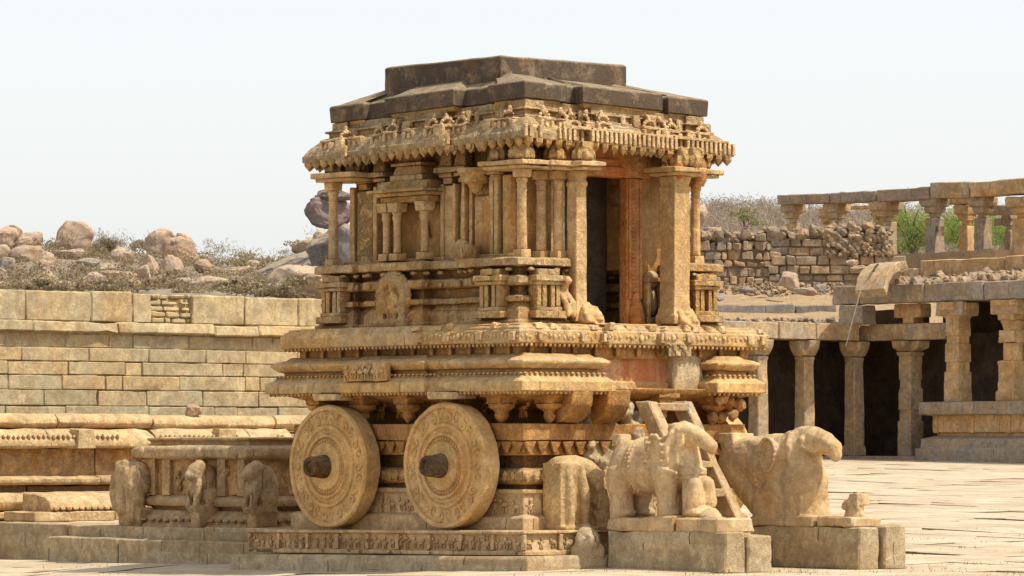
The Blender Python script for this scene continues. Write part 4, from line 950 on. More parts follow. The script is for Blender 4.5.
# paving slabs: one sheet of individually laid granite flags in court axes
b = B(); rnd = random.Random(5)
x = -16.0
def slab(x0, x1, y0, y1):
    c = l2w((x0+x1)/2, (y0+y1)/2)
    if not (32 < c.y < 114 and -24 < c.x < 34): return
    g = rnd.uniform(.002, .012) if rnd.random() < .8 else rnd.uniform(.015, .05); b.cur = rnd.random(); t = rnd.uniform(-.002, .002); tx, ty = rnd.uniform(-.0025, .0025), rnd.uniform(-.0025, .0025)
    if rnd.random() < .32: t += rnd.uniform(-.012, .012); tx *= 4; ty *= 4
    P_ = []
    for (xx, yy, sx, sy) in ((x0+g, y0+g, -1, -1), (x1-g, y0+g, 1, -1), (x1-g, y1-g, 1, 1), (x0+g, y1-g, -1, 1)):
        w = l2w(xx + rnd.uniform(-.03, .03), yy + rnd.uniform(-.03, .03)); P_.append((w.x, w.y, gz(w.x, w.y) + t + sx*tx + sy*ty))
    lo = [b.v((p[0], p[1], p[2] - .06)) for p in P_]; hi = [b.v((p[0], p[1], p[2] - .006)) for p in P_]
    cx = sum(p[0] for p in P_)/4; cy = sum(p[1] for p in P_)/4
    tp = [b.v((p[0] + (cx-p[0])*.025, p[1] + (cy-p[1])*.025, p[2])) for p in P_]
    b.f(tp, 0)
    for i in range(4): b.f((lo[i], lo[(i+1) % 4], hi[(i+1) % 4], hi[i]), 1); b.f((hi[i], hi[(i+1) % 4], tp[(i+1) % 4], tp[i]), 0)
yy = -50.0
while yy < 80:
    hgt = rnd.uniform(.55, 1.1); x = -60 - rnd.random()*2
    while x < 45:
        L = rnd.uniform(.8, 2.3); slab(x, x+L, yy, yy+hgt); x += L
    yy += hgt
o = b.build('courtyard_paving', [M['paving'], M['joint']], None, 0, 0, 0); tag(o, kind='structure')
# dry grass in the joints
b = B(); rnd = random.Random(9)
def tuft(X, Y, n=14, h=.09, sp=.12):
    for _ in range(n):
        b.cur = rnd.random(); x, y = X + rnd.gauss(0, sp), Y + rnd.gauss(0, sp*.5); z = gz(x, y) - .02; a = rnd.uniform(0, PI); hh = h*rnd.uniform(.5, 1.2); w = .008
        dx, dy = rnd.uniform(-.05, .05), rnd.uniform(-.05, .05)
        b.f((b.v((x - w*math.cos(a), y - w*math.sin(a), z)), b.v((x + w*math.cos(a), y + w*math.sin(a), z)), b.v((x + dx, y + dy, z + hh))))
for _ in range(420):
    D = 48 + 62*rnd.random()**1.3; px = rnd.uniform(560, 1060) if rnd.random() < .85 else rnd.uniform(-20, 300); w = wp(px, 0, D)
    lx, ly = w2l(w.x, w.y)
    if lx < -3 and ly > -2 or abs(lx) < 3.2 and abs(ly) < 2.6: continue
    tuft(w.x, w.y, rnd.randint(6, 22), rnd.uniform(.03, .07), rnd.uniform(.1, .5))
for _ in range(26):
    w = l2w(rnd.uniform(3.2, 5.9), rnd.choice((-1.28, .9, 1.84, -.4))); tuft(w.x, w.y, 12, .07, .12)
o = b.build('grass', M['grass'], None, 0, 0, 0, smooth=False); tag(o, 'dry grass tufts growing in the joints of the paving', kind='stuff')

# ================================================================== RIGHT: HALLS AND RUINS
corner = Vector((8.67, 110.0, 0))
def col_mesh(h, w, style=0):
    b = B(); 
    if style == 0:      # square shaft widening into a corbelled capital
        b.stack(0, 0, [(0, w*1.15, 4), (.25, w*1.12, 4), (.3, w, 4), (h-.55, w*.92, 4), (h-.5, w*1.0, 4), (h-.42, w*1.0, 4)])
        for a in (0, 1):
            pr = [(-.22, h-.42), (.22, h-.42), (.36, h-.24), (.40, h-.02), (-.40, h-.02), (-.36, h-.24)]; y0, y1 = -w*.98, w*.98
            f = (lambda x, y, z: (x, y, z)) if a == 0 else (lambda x, y, z: (y, x, z + .002))
            r1 = b.ring([f(x, y0, z) for x, z in pr]); r2 = b.ring([f(x, y1, z) for x, z in pr]); b.bridge(r1, r2); b.cap(r1, False); b.cap(r2)
    elif style == 1:    # blocks alternating with octagonal necks
        z = 0; k = [(0, w*1.12, 4), (h*.30, w*1.08, 4), (h*.30, w*.94, 4), (h*.40, w*.93, 4), (h*.40, w*1.05, 4), (h*.58, w*1.02, 4), (h*.58, w*.90, 4), (h*.66, w*.90, 4), (h*.66, w*1.02, 4), (h-.42, w, 4), (h-.40, w*1.15, 4), (h-.30, w*1.25, 4)]
        b.stack(0, 0, k)
        for a in (0, 1):
            pr = [(-.24, h-.30), (.24, h-.30), (.46, h-.2), (.5, h-.02), (-.5, h-.02), (-.46, h-.2)]; y0, y1 = -w, w
            f = (lambda x, y, z: (x, y, z)) if a == 0 else (lambda x, y, z: (y, x, z + .002))
            r1 = b.ring([f(x, y0, z) for x, z in pr]); r2 = b.ring([f(x, y1, z) for x, z in pr]); b.bridge(r1, r2); b.cap(r1, False); b.cap(r2)
    return b
# lower colonnade, receding to the right
g0 = gz(corner.x, 109)
CA = empty('low_colonnade', (corner.x, corner.y, g0), R0, 'low colonnade with plain square columns and a dark interior behind the broken elephant', 'colonnade')
hA = 3.02
cA = col_mesh(hA, .195, 0).build('column', M['hallstone'], CA, .02, .2, .014); cA.location = (0, .42, .08)
for y in (-1.42, -3.1, -4.9): copy_part(cA, 'column', CA, (0, y, .08))
b = B(); y = -6.6
for L in (1.9, 2.0, 1.35, 1.6): b.box(-.32, .36, y, y+L-.02, hA+.08, hA+.52 + random.uniform(-.02, .02), .02); y += L
b.build('beam', M['hallstone'], CA, .02, .2, .02)
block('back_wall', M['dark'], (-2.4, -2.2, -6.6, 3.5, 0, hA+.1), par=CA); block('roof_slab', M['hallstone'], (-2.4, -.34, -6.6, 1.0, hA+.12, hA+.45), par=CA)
block('floor', M['beamgrey'], (-2.4, .45, -6.6, 1.0, -.1, .08), par=CA)
b = B(); b.box(-2.2, -2.1, -4.4, -4.1, .1, 2.6); b.box(-2.2, -2.1, -3.4, -3.1, .1, 2.6); b.box(-2.2, -2.08, -4.5, -3.0, 2.6, 2.85); b.build('door_frame', M['dim'], CA, .02, .2, .01)
block('side_wall', M['hallstone'], (-2.3, -.2, -6.6, -6.4, 0, hA), par=CA)
# hall with raised platform, its shaded side coming nearer to the right
HB = empty('pillared_hall', (corner.x + .1, corner.y, g0), R0, 'pillared hall with moulded platform and heavy stone beams at the right edge', 'pillared hall')
sB = 39.0
def bx_(px, py, yoff=0.0):       # local x and z on the plane y = yoff of the hall
    X0, Y0 = HB.location.x, HB.location.y; k = (px - 512) / F
    t = (k * (Y0 + CT*yoff) - X0 - ST*yoff) / (CT + k*ST); D = Y0 + CT*yoff - ST*t
    return t, EYE - (py - HZ)/F*D - g0
x918, z402 = bx_(928, 402); _, z414 = bx_(960, 414); _, z431 = bx_(960, 431); _, z437 = bx_(960, 437)
pB = [(x918 + .12, 0), (9.0, 0), (9.0, 6), (x918 + .12, 6)]
b = B(); b.sweep(pB, [(.30, -.3), (.30, .28), (.20, .30), (.20, z437 - .05), (.02, z437), (-.06, z437 + .03)]); b.build('platform_base', M['beamgrey'], HB, .015, .2, .016)
b = B(); b.sweep(pB, [(-.06, z437), (-.10, z437+.02), (-.10, z437+.1), (-.02, z437+.12), (-.02, z414-.05), (.02, z414-.03)]); b.build('platform_wall', M['hallwarm'], HB, .012, .2, .014)
b = B()
for k in range(6): b.box(x918 + .2 + k*1.25, x918 + .34 + k*1.25, -.012, .1, z437+.1, z414-.03)
b.build('platform_pilasters', M['hallwarm'], HB, .01, .2, .006)
b = B(); b.sweep(pB, [(.0, z414-.04), (.22, z414-.02), (.24, z414+.02), (.22, z402-.02), (.18, z402), (-.1, z402+.01)]); b.build('platform_cornice', M['beamgrey'], HB, .015, .2, .014)
x955, z302 = bx_(958, 302, .35)
hB = z302 - z402
def ornate(h, w):
    b = B(); b.stack(0, 0, [(0, w*1.2, 4), (h*.10, w*1.16, 4), (h*.11, w*1.0, 4), (h*.36, w*.97, 4), (h*.37, w*1.04, 4), (h*.40, w*1.04, 4), (h*.41, w*.90, 8), (h*.58, w*.88, 8), (h*.59, w*.97, 4), (h*.70, w*.95, 4), (h*.71, w*.88, 8), (h*.76, w*1.0, 8), (h*.80, w*1.18, 8), (h*.82, w*1.05, 4), (h-.16, w*1.1, 4), (h-.12, w*1.4, 4), (h, w*1.5, 4)])
    return b
cB = col_mesh(hB, .23, 1).build('column', M['hallwarm'], HB, .02, .18, .014); cB.location = (x955, .35, z402)
x1010, _ = bx_(1013, 302, .35)
cO = ornate(hB, .27).build('carved_column', M['hallwarm'], HB, .015, .15, .016); cO.location = (x1010, .35, z402)
copy_part(cO, 'carved_column', HB, (x1010 + 2.6, .35, z402))
copy_part(cB, 'column', HB, (x955 + .1, 2.6, z402))
for xx in (x955, x1010): block('corbel', M['hallstone'], (xx-.5, xx+.42, .02, .72, z302-.36, z302+.02), par=HB, j=.02, bev=.03)
x843, z288 = bx_(845, 290, .3)
b = B(); x = x843 - .2; 
for L in (1.0, 2.3, 2.1, 2.4, 3.0): b.box(x, x+L-.02, .0, .72, z302 + .02, z302 + .50 + random.uniform(-.03, .03), .025); x += L
b.build('beam', M['beamgrey'], HB, .025, .2, .02)
block('roof_slab', M['beamgrey'], (x843 + 2.2, 9, .72, 5.8, z302+.1, z302+.42), par=HB)
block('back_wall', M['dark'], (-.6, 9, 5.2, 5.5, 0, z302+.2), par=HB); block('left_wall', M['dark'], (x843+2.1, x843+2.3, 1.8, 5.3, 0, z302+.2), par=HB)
# column pair standing at the left end of the hall, upper and lower storey
x910, _ = bx_(900, 350, .5)
lowc = col_mesh(hA, .22, 1).build('column', M['hallstone'], HB, .02, .2, .014); lowc.location = (x910, .9, .08)
block('lower_beam', M['hallstone'], (-.1, x918+.1, .55, 1.05, hA+.08, hA+.5), par=HB, j=.02, bev=.02)
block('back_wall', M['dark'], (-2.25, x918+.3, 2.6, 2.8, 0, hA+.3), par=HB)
block('floor', M['beamgrey'], (-.3, x918, -.3, 2.6, -.1, .08), par=HB)
x690, z400 = bx_(905, 345, .6)
b = B(); b.box(-.2, .2, -.2, .2, hA+.5, z302-.2, .02, .02); b.box(-.5, .45, -.22, .22, z302-.35, z302+.02, .02); uc_ = b.build('stub_column', M['hallwarm'], HB, .02, .18, .015); uc_.location = (x690+.1, .8, 0)
xs, _ = bx_(855, 330, .2); 
b = B(); b.box(-.45, .45, -.3, .3, hA+.5, z302+.0, .03, .02); ub = b.build('corner_pier', M['beamgrey'], HB, .03, .2, .02); ub.location = (xs + .05, .25, 0)
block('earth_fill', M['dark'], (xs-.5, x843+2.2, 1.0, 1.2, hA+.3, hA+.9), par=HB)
# debris and parapet slabs on its roof
b = B(); rnd = random.Random(3)
for k in range(300):
    x = rnd.uniform(x843+1.0, 7.5); y = rnd.uniform(.1, 3.4); s_ = rnd.uniform(.06, .2); b.cur = rnd.random(); z = z302 + .46 + y*.14
    b.ell((x, y, z), (s_*1.2, s_, s_*.6), (rnd.random(), rnd.random(), rnd.random()*3), 1)
b.build('roof_debris', M['rubble'], HB, 0, 0, .05, 4, ang=.3)
b = B(); b.box(x843+1.4, 7.5, .4, 4.0, z302+.3, z302+.52); b.build('roof_earth', M['earth'], HB, 0, .3, .05)
x925, z262 = bx_(925, 262, 2.4); _, z278 = bx_(960, 279, 2.4)
b = B(); b.box(x925, x925+3.0, 2.2, 2.7, z278, z262+.05, .03); b.box(x925+3.02, x925+6, 2.2, 2.7, z278, z262+.08, .03); b.build('parapet_slab', M['hallwarm'], HB, .03, .2, .02)
x880, z275 = bx_(888, 276, 2.3); b = B(); b.box(x880-.6, x880+.6, 2.2, 2.6, z278-.1, z275+.14, .02); b.box(x880+.62, x925-.02, 2.2, 2.6, z278-.1, z275+.16, .02); b.build('kerb_slab', M['hallstone'], HB, .03, .2, .02)
# curved eave slab hanging over the corner
CE = empty('curved_eave_slab', (0, 0, 0), 0, 'curved stone eave slab with a slot hanging over the broken corner of the pillared hall', 'eave slab')
pt = [wp(888, 262, 109.0), wp(881, 263.5, 108.7), wp(873, 268, 108.3), wp(868, 277, 107.9), wp(866, 290, 107.6)]
b = B(); wv = Vector((CT, -ST, 0)) * 1.05 + Vector((0, 0, .03)); th = Vector((.08, .16, -.20))
tA = [b.v(p - wv*.38) for p in pt]; tB = [b.v(p + wv*.62) for p in pt]; bA = [b.v(p - wv*.38 + th) for p in pt]; bB = [b.v(p + wv*.62 + th) for p in pt]
for i in range(4):
    b.f((tA[i], tB[i], tB[i+1], tA[i+1])); b.f((bA[i+1], bB[i+1], bB[i], bA[i])); b.f((tA[i], tA[i+1], bA[i+1], bA[i])); b.f((tB[i+1], tB[i], bB[i], bB[i+1]))
b.f((tB[0], tA[0], bA[0], bB[0])); b.f((tA[4], tB[4], bB[4], bA[4]))
b.build('slab', M['hallstone'], CE, .015, .15, .012)
b = B(); b.tube([wp(878, 264.5, 108.3), wp(875, 267, 108.0), wp(873.5, 271, 107.75)], .03); b.build('slot', M['dark'], CE, 0, 0, 0)
b = B(); b.tube([wp(861, 289, 107.4), wp(852, 322, 107.6), wp(846, 346, 107.8)], .016, 6); o = b.build('hanging_cable', M['cable'], None, 0, 0, 0); tag(o, 'thin pale cable hanging down from the curved eave slab', 'cable')
# sloping ruined terrace above the low colonnade
b = B(); n_ = 26
rowsT = [(111.0, 331), (112.5, 322), (114, 312), (116, 302), (118.5, 292), (120.5, 284), (124, 268), (128, 264), (136, 264)]
pxt = list(range(560, 1300, 20)); gT = [[b.v((wp(px, 0, 118).x, 118, .8)) for px in pxt], [b.v((wp(px, 0, 118).x, 118, 4.25)) for px in pxt]]
for D, py in rowsT:
    gT.append([b.v(wp(px, py + 3*noise.noise(Vector((px*.02, D*.3, 0))), D)) for px in pxt])
gT.append([b.v((wp(px, 0, 150).x, 150, .5)) for px in pxt])
for j in range(len(gT)-1):
    for i in range(len(gT[0])-1): b.f((gT[j][i], gT[j][i+1], gT[j+1][i+1], gT[j+1][i]))
o = b.build('terrace_slope', M['earth'], None, 0, .8, .06, 2); tag(o, kind='structure')
# low walls lying across the terrace
def long_wall(name, pxa, pya, pxb, pyb, D, hpx, mat, label, seg=3, th=.4):
    a, c = wp(pxa, pya, D), wp(pxb, pyb, D); r = empty(name, (a.x, a.y, a.z - .3), math.atan2(c.y-a.y, c.x-a.x), label, 'low wall')
    L = (c - a).length; h = hpx/F*D; b = B(); x = 0
    while x < L - .1:
        l = L/seg*random.uniform(.7, 1.3); e = min(x+l, L); b.cur = random.random(); b.box(x, e-.02, 0, th, 0, h+.3+random.uniform(-.03, .03), .03); x = e
    o = b.build('blocks', mat, r, .03, .2, .02); return r
long_wall('low_wall', 712, 318, 838, 318, 114.0, 14, M['slabgrey'], 'long low grey wall of dressed slabs crossing the ruined terrace', 3)
long_wall('low_wall', 712, 304, 790, 304, 117.0, 7, M['hallstone'], 'shorter brown ledge just below the rubble wall', 3)
# dark rubble row
b = B(); rnd = random.Random(21)
for k in range(330):
    px = rnd.uniform(716, 842); p = wp(px, 329 - rnd.uniform(0, 9), 112.0 + rnd.uniform(-.3, .3)); s_ = rnd.uniform(.05, .14); b.cur = rnd.random()*.7; b.ell(p, (s_*1.6, s_, s_*.6), (rnd.random(), rnd.random()*.4, rnd.random()*3), 1)
o = b.build('rubble_row', M['rubble'], None, 0, 0, .04, 5, ang=.3); tag(o, 'dark broken stones heaped in a low row along the colonnade roof edge', 'rubble', kind='stuff')
# rubble wall
RW = empty('rubble_wall', wp(690, 300, 120.0), 0, 'tall grey brown rubble wall of unmortared stones below the upper colonnade', 'wall')
b = B(); b2 = B(); rnd = random.Random(14); D = 120.0; k_ = D/F
def courses(b, px0, px1, top, bot, mean, var, jit, reg):
    py = bot
    while py > top - 6:
        hh = rnd.uniform(*mean)
        px = px0 + rnd.uniform(-4, 0)
        while px < px1:
            l = rnd.uniform(*var); tl = top + 5*noise.noise(Vector((px*.06, 3.3, 0))) + (px-px0)/(px1-px0)*reg
            if py - hh*.7 > tl:
                b.cur = rnd.random(); x0, x1 = (px-690)*k_, (px+l-690)*k_; z0, z1 = (300-py)*k_, (300-py+hh)*k_; o = rnd.uniform(-.07, .07)
                b.box(x0+.012, x1-.012, o, .5, z0+.01, z1-.01, jit)
            px += l
        py -= hh
courses(b, 676, 771, 242, 300, (6, 10), (6, 14), .05, -8); courses(b2, 771, 892, 233, 306, (7, 10), (8, 22), .025, 4)
b.box(-.4, 81*k_, .12, .6, -.5, 52*k_, .0); b2.box(81*k_, 200*k_, .10, .6, -.5, 60*k_)
b.build('loose_section', M['rubble'], RW, .03, .25, .03, 3); b2.build('coursed_section', M['rubble'], RW, .025, .25, .02, 3)
b = B()
for k in range(170):
    px = rnd.uniform(690, 890); s_ = rnd.uniform(.08, .22); top = 238 if px < 760 else 234
    if 830 < px < 885: top = 231
    b.cur = rnd.random(); b.ell(((px-690)*k_, rnd.uniform(0, .5), (300-top-rnd.uniform(-4, 3))*k_), (s_*1.2, s_, s_*.75), (rnd.random(), rnd.random(), 3*rnd.random()), 1)
for k in range(260):
    px = rnd.uniform(826, 890); py = rnd.uniform(232, 256); s_ = rnd.uniform(.05, .12); b.cur = rnd.random()*.8; b.ell(((px-690)*k_, rnd.uniform(-.08, .06), (300-py)*k_), (s_*1.2, s_, s_*.75), (rnd.random(), rnd.random(), 3*rnd.random()), 1)
b.build('loose_top_stones', M['rubble'], RW, 0, 0, .05, 4, ang=.3)
# stones strewn on the terrace
L_ = [(697, 279, 22, 22, 'tan', 'pointed tan stone leaning at the left foot of the rubble wall'), (790, 281, 24, 18, 'pale', 'pale wedge shaped stone standing before the rubble wall'), (820, 288, 14, 9, 'grey', 'squared grey stone at the right foot of the rubble wall'),
      (745, 290, 14, 7, 'grey', 'flat grey stone on the earth left of the pale wedge'), (718, 297, 16, 8, 'grey', 'low grey stone beside the shrine base on the terrace'), (806, 292, 30, 8, 'tan', 'flat tan stones piled right of the pale wedge'), (852, 263, 14, 7, 'tan', 'tan stone perched left of the curved eave slab'), (858, 268, 20, 6, 'tan', 'flat tan stone under the curved eave slab top')]
for i, (px, py, w, h, m_, lb) in enumerate(L_):
    D = 116.5 if py < 288 else 115.0
    if px > 845: D = 109.5
    rock('loose_stone', wp(px, py, D) , (w/2/F*D, w/2.6/F*D, h/2/F*D*1.2), M['boulder_'+m_], lb, seed=40+i, sub=3)
b = B(); rnd = random.Random(8)
for k in range(620):
    px = rnd.uniform(690, 845); py = rnd.uniform(284, 322); D = 111 + (331-py)/331*11*3 ; D = 118.5 - (py-292)*.17
    s_ = rnd.uniform(.02, .09); b.cur = rnd.random(); b.ell(wp(px, py, D), (s_*1.4, s_, s_*.7), (rnd.random(), rnd.random(), 3*rnd.random()), 1)
o = b.build('gravel', M['rubble'], None, 0, 0, .02, 6, ang=.3); tag(o, 'small scattered stones on the ruined terrace', kind='stuff')
# upper colonnade
UC = empty('upper_colonnade', wp(785, 260, 128), R0, 'roofless upper colonnade of stubby columns carrying grey stone beams against the sky', 'colonnade')
U0 = UC.location
def ux(px, py, yo):
    k = (px - 512)/F; t = (k*(U0.y + CT*yo) - U0.x - ST*yo)/(CT + k*ST); D = U0.y + CT*yo - ST*t
    return t, EYE - (py-HZ)/F*D - U0.z
def ucol(px, pt, pb, yo, wpx, mat):
    x, zt_ = ux(px, pt, yo); _, zb_ = ux(px, pb, yo); w = wpx/2/F*(U0.y)*.72; h = zt_ - zb_
    b = B(); b.stack(0, 0, [(zb_, w*1.05, 4), (zt_-.62, w, 4), (zt_-.62, w*.8, 8), (zt_-.5, w*.85, 8), (zt_-.48, w*1.1, 8), (zt_-.42, w*1.1, 4), (zt_-.36, w*1.25, 4), (zt_-.30, w*1.1, 4), (zt_-.28, w*1.55, 4), (zt_-.05, w*1.7, 4), (zt_, w*1.6, 4)])
    o = b.build('column', mat, UC, .02, .18, .02); o.location = (x, yo, 0)
for a_ in ((793, 203, 262, 0, 15, M['hallstone']), (837, 203, 262, 0.1, 17, M['hallstone']), (886, 201, 262, 0, 21, M['hallstone']), (935, 197, 256, 0, 18, M['beamgrey']), (983, 197, 256, 0, 17, M['beamgrey']), (1024, 197, 256, 0, 22, M['hallwarm']),
           (828, 208, 262, 2.6, 13, M['hallwarm']), (880, 207, 262, 2.6, 12, M['hallwarm']), (967, 205, 256, 2.4, 16, M['hallwarm']), (1010, 210, 256, 4.5, 11, M['beamgrey'])): ucol(*a_)
def ubeam(pa, pb, yo, top, bot, mat, top2=None, dep=.62):
    xa, za = ux(pa, top, yo); xb, zb2 = ux(pb, top2 or top, yo); h = (bot-top)/F*128
    b = B(); b.hexa([(xa, -dep/2, za-h), (xb, -dep/2, zb2-h), (xb, dep/2, zb2-h), (xa, dep/2, za-h), (xa, -dep/2, za), (xb, -dep/2, zb2), (xb, dep/2, zb2), (xa, dep/2, za)])
    o = b.build('beam', mat, UC, .025, .2, .025); o.location = (0, yo, 0)
ubeam(784, 836, -.1, 195.5, 205, M['beamgrey'], 193.5); ubeam(836.5, 883, -.1, 193, 203.5, M['beamgrey'], 191); ubeam(883.5, 936, -.12, 190.5, 202, M['beamgrey'], 187); ubeam(937, 976, -.1, 183, 198, M['hallstone'], 182); ubeam(976.5, 1062, -.14, 182.5, 197, M['hallwarm'], 176)
ubeam(830, 884, 2.6, 206, 210, M['hallwarm'], 205); ubeam(925, 975, 2.4, 198, 205, M['hallwarm'], 197); ubeam(985, 1060, 3.8, 206, 215, M['beamgrey'], 205); ubeam(1000, 1060, 5, 218, 226, M['beamgrey'], 217)
def cross(px, top, bot, ya, yb, mat):
    xa, za = ux(px, top, ya); xb, zb2 = ux(px, top, yb); h = (bot-top)/F*128
    b = B(); b.box(xa-.3, xa+.3, ya+.34, yb-.34, za-h, za, .02); b.build('cross_beam', mat, UC, .025, .2, .02)
cross(940, 186, 197, 0, 2.4, M['hallwarm']); cross(1024, 183, 196, 0, 3.8, M['hallwarm'])
x_, z_ = ux(785, 262, 0)
b = B(); b.box(-.5, 9.5, -1.0, 6.5, z_-2.5, z_+.04); b.build('floor', M['earth'], UC, .03, .3, .05)

# ================================================================== HILLS, BOULDERS, SCRUB
def hillpy(px):      # crest line of the left hill
    return 252 + 14*math.exp(-((px-240)/45)**2) - 16*math.exp(-((px-360)/60)**2) + 3*noise.noise(Vector((px*.03, 0, 0)))
def hD(px, py):      # depth on the hill for a pixel
    c = hillpy(px); t = min(max((296 - py)/(296 - c), 0), 1.2); return 135 + 75*t
b = B(); pxs = list(range(-420, 640, 12))
gH = [[b.v((wp(px, 0, 108).x, 108, gz(wp(px, 0, 108).x, 108) - .3)) for px in pxs]]
for t in [i/14 for i in range(-3, 18)]:
    row = []
    for px in pxs:
        D = 135 + 75*min(t, 1) + 60*max(t-1, 0); c = hillpy(px); py = 296 - (296-c)*min(t, 1) + 60*max(t-1, 0)
        p = wp(px, py, D); p.z += noise.noise(Vector((p.x*.15, p.y*.15, 1)))*.5
        row.append(b.v(p))
    gH.append(row)
for j in range(len(gH)-1):
    for i in range(len(pxs)-1): b.f((gH[j][i], gH[j][i+1], gH[j+1][i+1], gH[j+1][i]))
o = b.build('boulder_hill', M['hill'], None, 0, 0, 0); tag(o, kind='structure')
# px, py(bottom centre), width, height, tone, label
BL = [(0, 252, 26, 22, 'tan', 'tan boulder cut by the left edge at the top of the left cluster'), (13, 246, 15, 17, 'red', 'small pinkish boulder wedged in the top of the left cluster'), (31, 252, 20, 20, 'tan', 'tall squarish tan boulder on the right of the left cluster'),
      (3, 264, 12, 16, 'pale', 'pale upright boulder below the cut off one at the left edge'), (27, 266, 32, 18, 'red', 'broad rust red boulder under the tall squarish one'), (7, 272, 15, 13, 'grey', 'grey rounded boulder low in the left cluster'), (2, 283, 11, 12, 'tan', 'small tan boulder at the left edge above the wall'),
      (16, 292, 40, 9, 'pale', 'long low pale slab just above the wall at far left'), (33, 287, 24, 9, 'grey', 'dark flat rock in the scrub above the wall'), (52, 283, 15, 12, 'pale', 'cream block standing in the scrub right of the dark flat rock'),
      (75, 253, 32, 24, 'red', 'large pointed brown boulder on the skyline'), (77, 238, 17, 13, 'red', 'smooth cap stone on top of the pointed boulder'), (71, 259, 30, 8, 'tan', 'flat pale ledge below the pointed boulder'), (86, 268, 22, 8, 'grey', 'low grey rock in the brush below the pointed boulder'),
      (95, 290, 20, 15, 'pale', 'pale angular boulder at the wall top left of the dark slab'), (122, 284, 40, 13, 'red', 'broad dark sided slab leaning in the scrub'), (147, 283, 20, 16, 'tan', 'rounded tan boulder left of the cracked one'), (106, 273, 16, 8, 'pale', 'small pale rock half buried in the hillside brush'),
      (160, 254, 24, 20, 'tan', 'round boulder sitting on the skyline left of the square stack'), (151, 252, 8, 7, 'pale', 'little pale rock leaning on the round skyline boulder'), (181, 262, 32, 20, 'red', 'broad brown boulder carrying the square stack'), (186, 247, 17, 14, 'red', 'square boulder with a flat overhanging cap on the skyline'),
      (149, 273, 17, 17, 'tan', 'left half of the cracked tan boulder'), (169, 274, 21, 18, 'tan', 'right half of the cracked tan boulder'), (183, 290, 16, 12, 'grey', 'grey rock above the rubble patch of the wall'), (209, 295, 32, 15, 'pale', 'pale sloping boulder resting just above the wall'), (228, 294, 13, 13, 'grey', 'dark round boulder right of the pale sloping one'),
      (44, 268, 20, 13, 'tan', 'tan rounded rock in the scrub right of the rust red boulder'), (122, 262, 22, 12, 'pale', 'pale rock on the slope between the skyline boulders'), (132, 291, 18, 12, 'tan', 'tan block above the wall under the broad dark sided slab'), (66, 290, 26, 10, 'tan', 'low tan rock just above the wall left of the pale angular boulder'), (203, 273, 20, 13, 'red', 'brown rock on the slope below the square stack'), (255, 270, 18, 9, 'pale', 'pale rock at the left end of the dark sided outcrop'), (138, 248, 14, 7, 'grey', 'small grey rock on the skyline left of the round boulder'),
      (258, 294, 24, 10, 'grey', 'low grey brown rock at the left foot of the pale dome'), (299, 297, 66, 26, 'pale', 'large smooth pale dome of rock above the wall beside the chariot'), (338, 272, 50, 32, 'grey', 'grey outcrop seen between the thin columns of the shrine'),
      (305, 250, 25, 15, 'tan', 'two lobed tan boulder on the crest left of the shrine'), (324, 247, 17, 14, 'pale', 'pale boulder tucked behind the two lobed one'), (240, 276, 22, 8, 'tan', 'flat tan rock in the saddle of the hill')]
tone = {'tan': 'boulder_tan', 'red': 'boulder_red', 'grey': 'boulder_grey', 'pale': 'boulder_pale'}
for i, (px, py, w, h, m_, lb) in enumerate(BL):
    D = hD(px, min(py, 294)) + (-7 if py > 285 else -4); k = D/F
    c = wp(px, py - h*.46, D); flat = h/w < .5
    rock('boulder', c, (w*(.76 if h > 13 else .68)*k, w*.6*k, h*(.90 if h > 13 else .8)*k), M[tone[m_]], lb, 'boulder', 'boulders on the rocky hill', seed=100+i, sub=4, pts=(6 if m_ != 'grey' else 10), amp=.22)
o = rock('boulder', wp(288, 271, 168), (44/F*168, 1.2, 14/F*168), M['boulder_grey'], 'long dark sided rock slab sloping up toward the shrine behind the pale dome', 'boulder', 'boulders on the rocky hill', seed=311, pts=12); o.rotation_euler = (0, -.36, .1)
D = 160
rock('boulder', wp(331, 211, D), (27/F*D, 18/F*D, 19/F*D), M['boulder_purple'], 'huge dark purple boulder balanced high behind the left shrine columns', 'boulder', 'boulders on the rocky hill', seed=301, pts=10)
rock('boulder', wp(336, 194, D), (21/F*D, 15/F*D, 9/F*D), M['boulder_purple'], 'flat dark slab lying on the huge balanced boulder', 'boulder', 'boulders on the rocky hill', seed=305, pts=10)
rock('boulder', wp(352, 246, D), (26/F*D, 18/F*D, 25/F*D), M['boulder_grey'], 'grey boulder carrying the huge balanced one', 'boulder', 'boulders on the rocky hill', seed=303)
# right-hand far hill
b = B(); pxr = list(range(520, 1500, 16))
gR = [[b.v((wp(px, 0, 140).x, 140, .4)) for px in pxr]]
for t in [i/10 for i in range(-6, 16)]:
    row = []
    for px in pxr:
        D = 200 + 90*t; crest = 213 - 6*math.exp(-((px-730)/60)**2) + 6*math.exp(-((px-690)/25)**2) + 14*max(0, (px-820)/200); py = 262 - (262-crest)*min(t, 1) + 90*max(t-1, 0)
        p = wp(px, py, D); p.z += noise.noise(Vector((p.x*.1, p.y*.1, 5)))*.7; row.append(b.v(p))
    gR.append(row)
for j in range(len(gR)-1):
    for i in range(len(pxr)-1): b.f((gR[j][i], gR[j][i+1], gR[j+1][i+1], gR[j+1][i]))
o = b.build('scrub_hill', M['hill'], None, 0, 0, 0); tag(o, kind='structure')
rock('boulder', wp(697, 222, 205), (.55, .5, .95), M['boulder_tan'], 'tall leaning tan rock right of the shrine on the far hill', 'boulder', 'boulders on the far hill', seed=401, pts=10)
rock('boulder', wp(684, 228, 207), (.9, .5, .9), M['boulder_purple'], 'dark rock half hidden behind the shrine corner', 'boulder', 'boulders on the far hill', seed=402, pts=10)
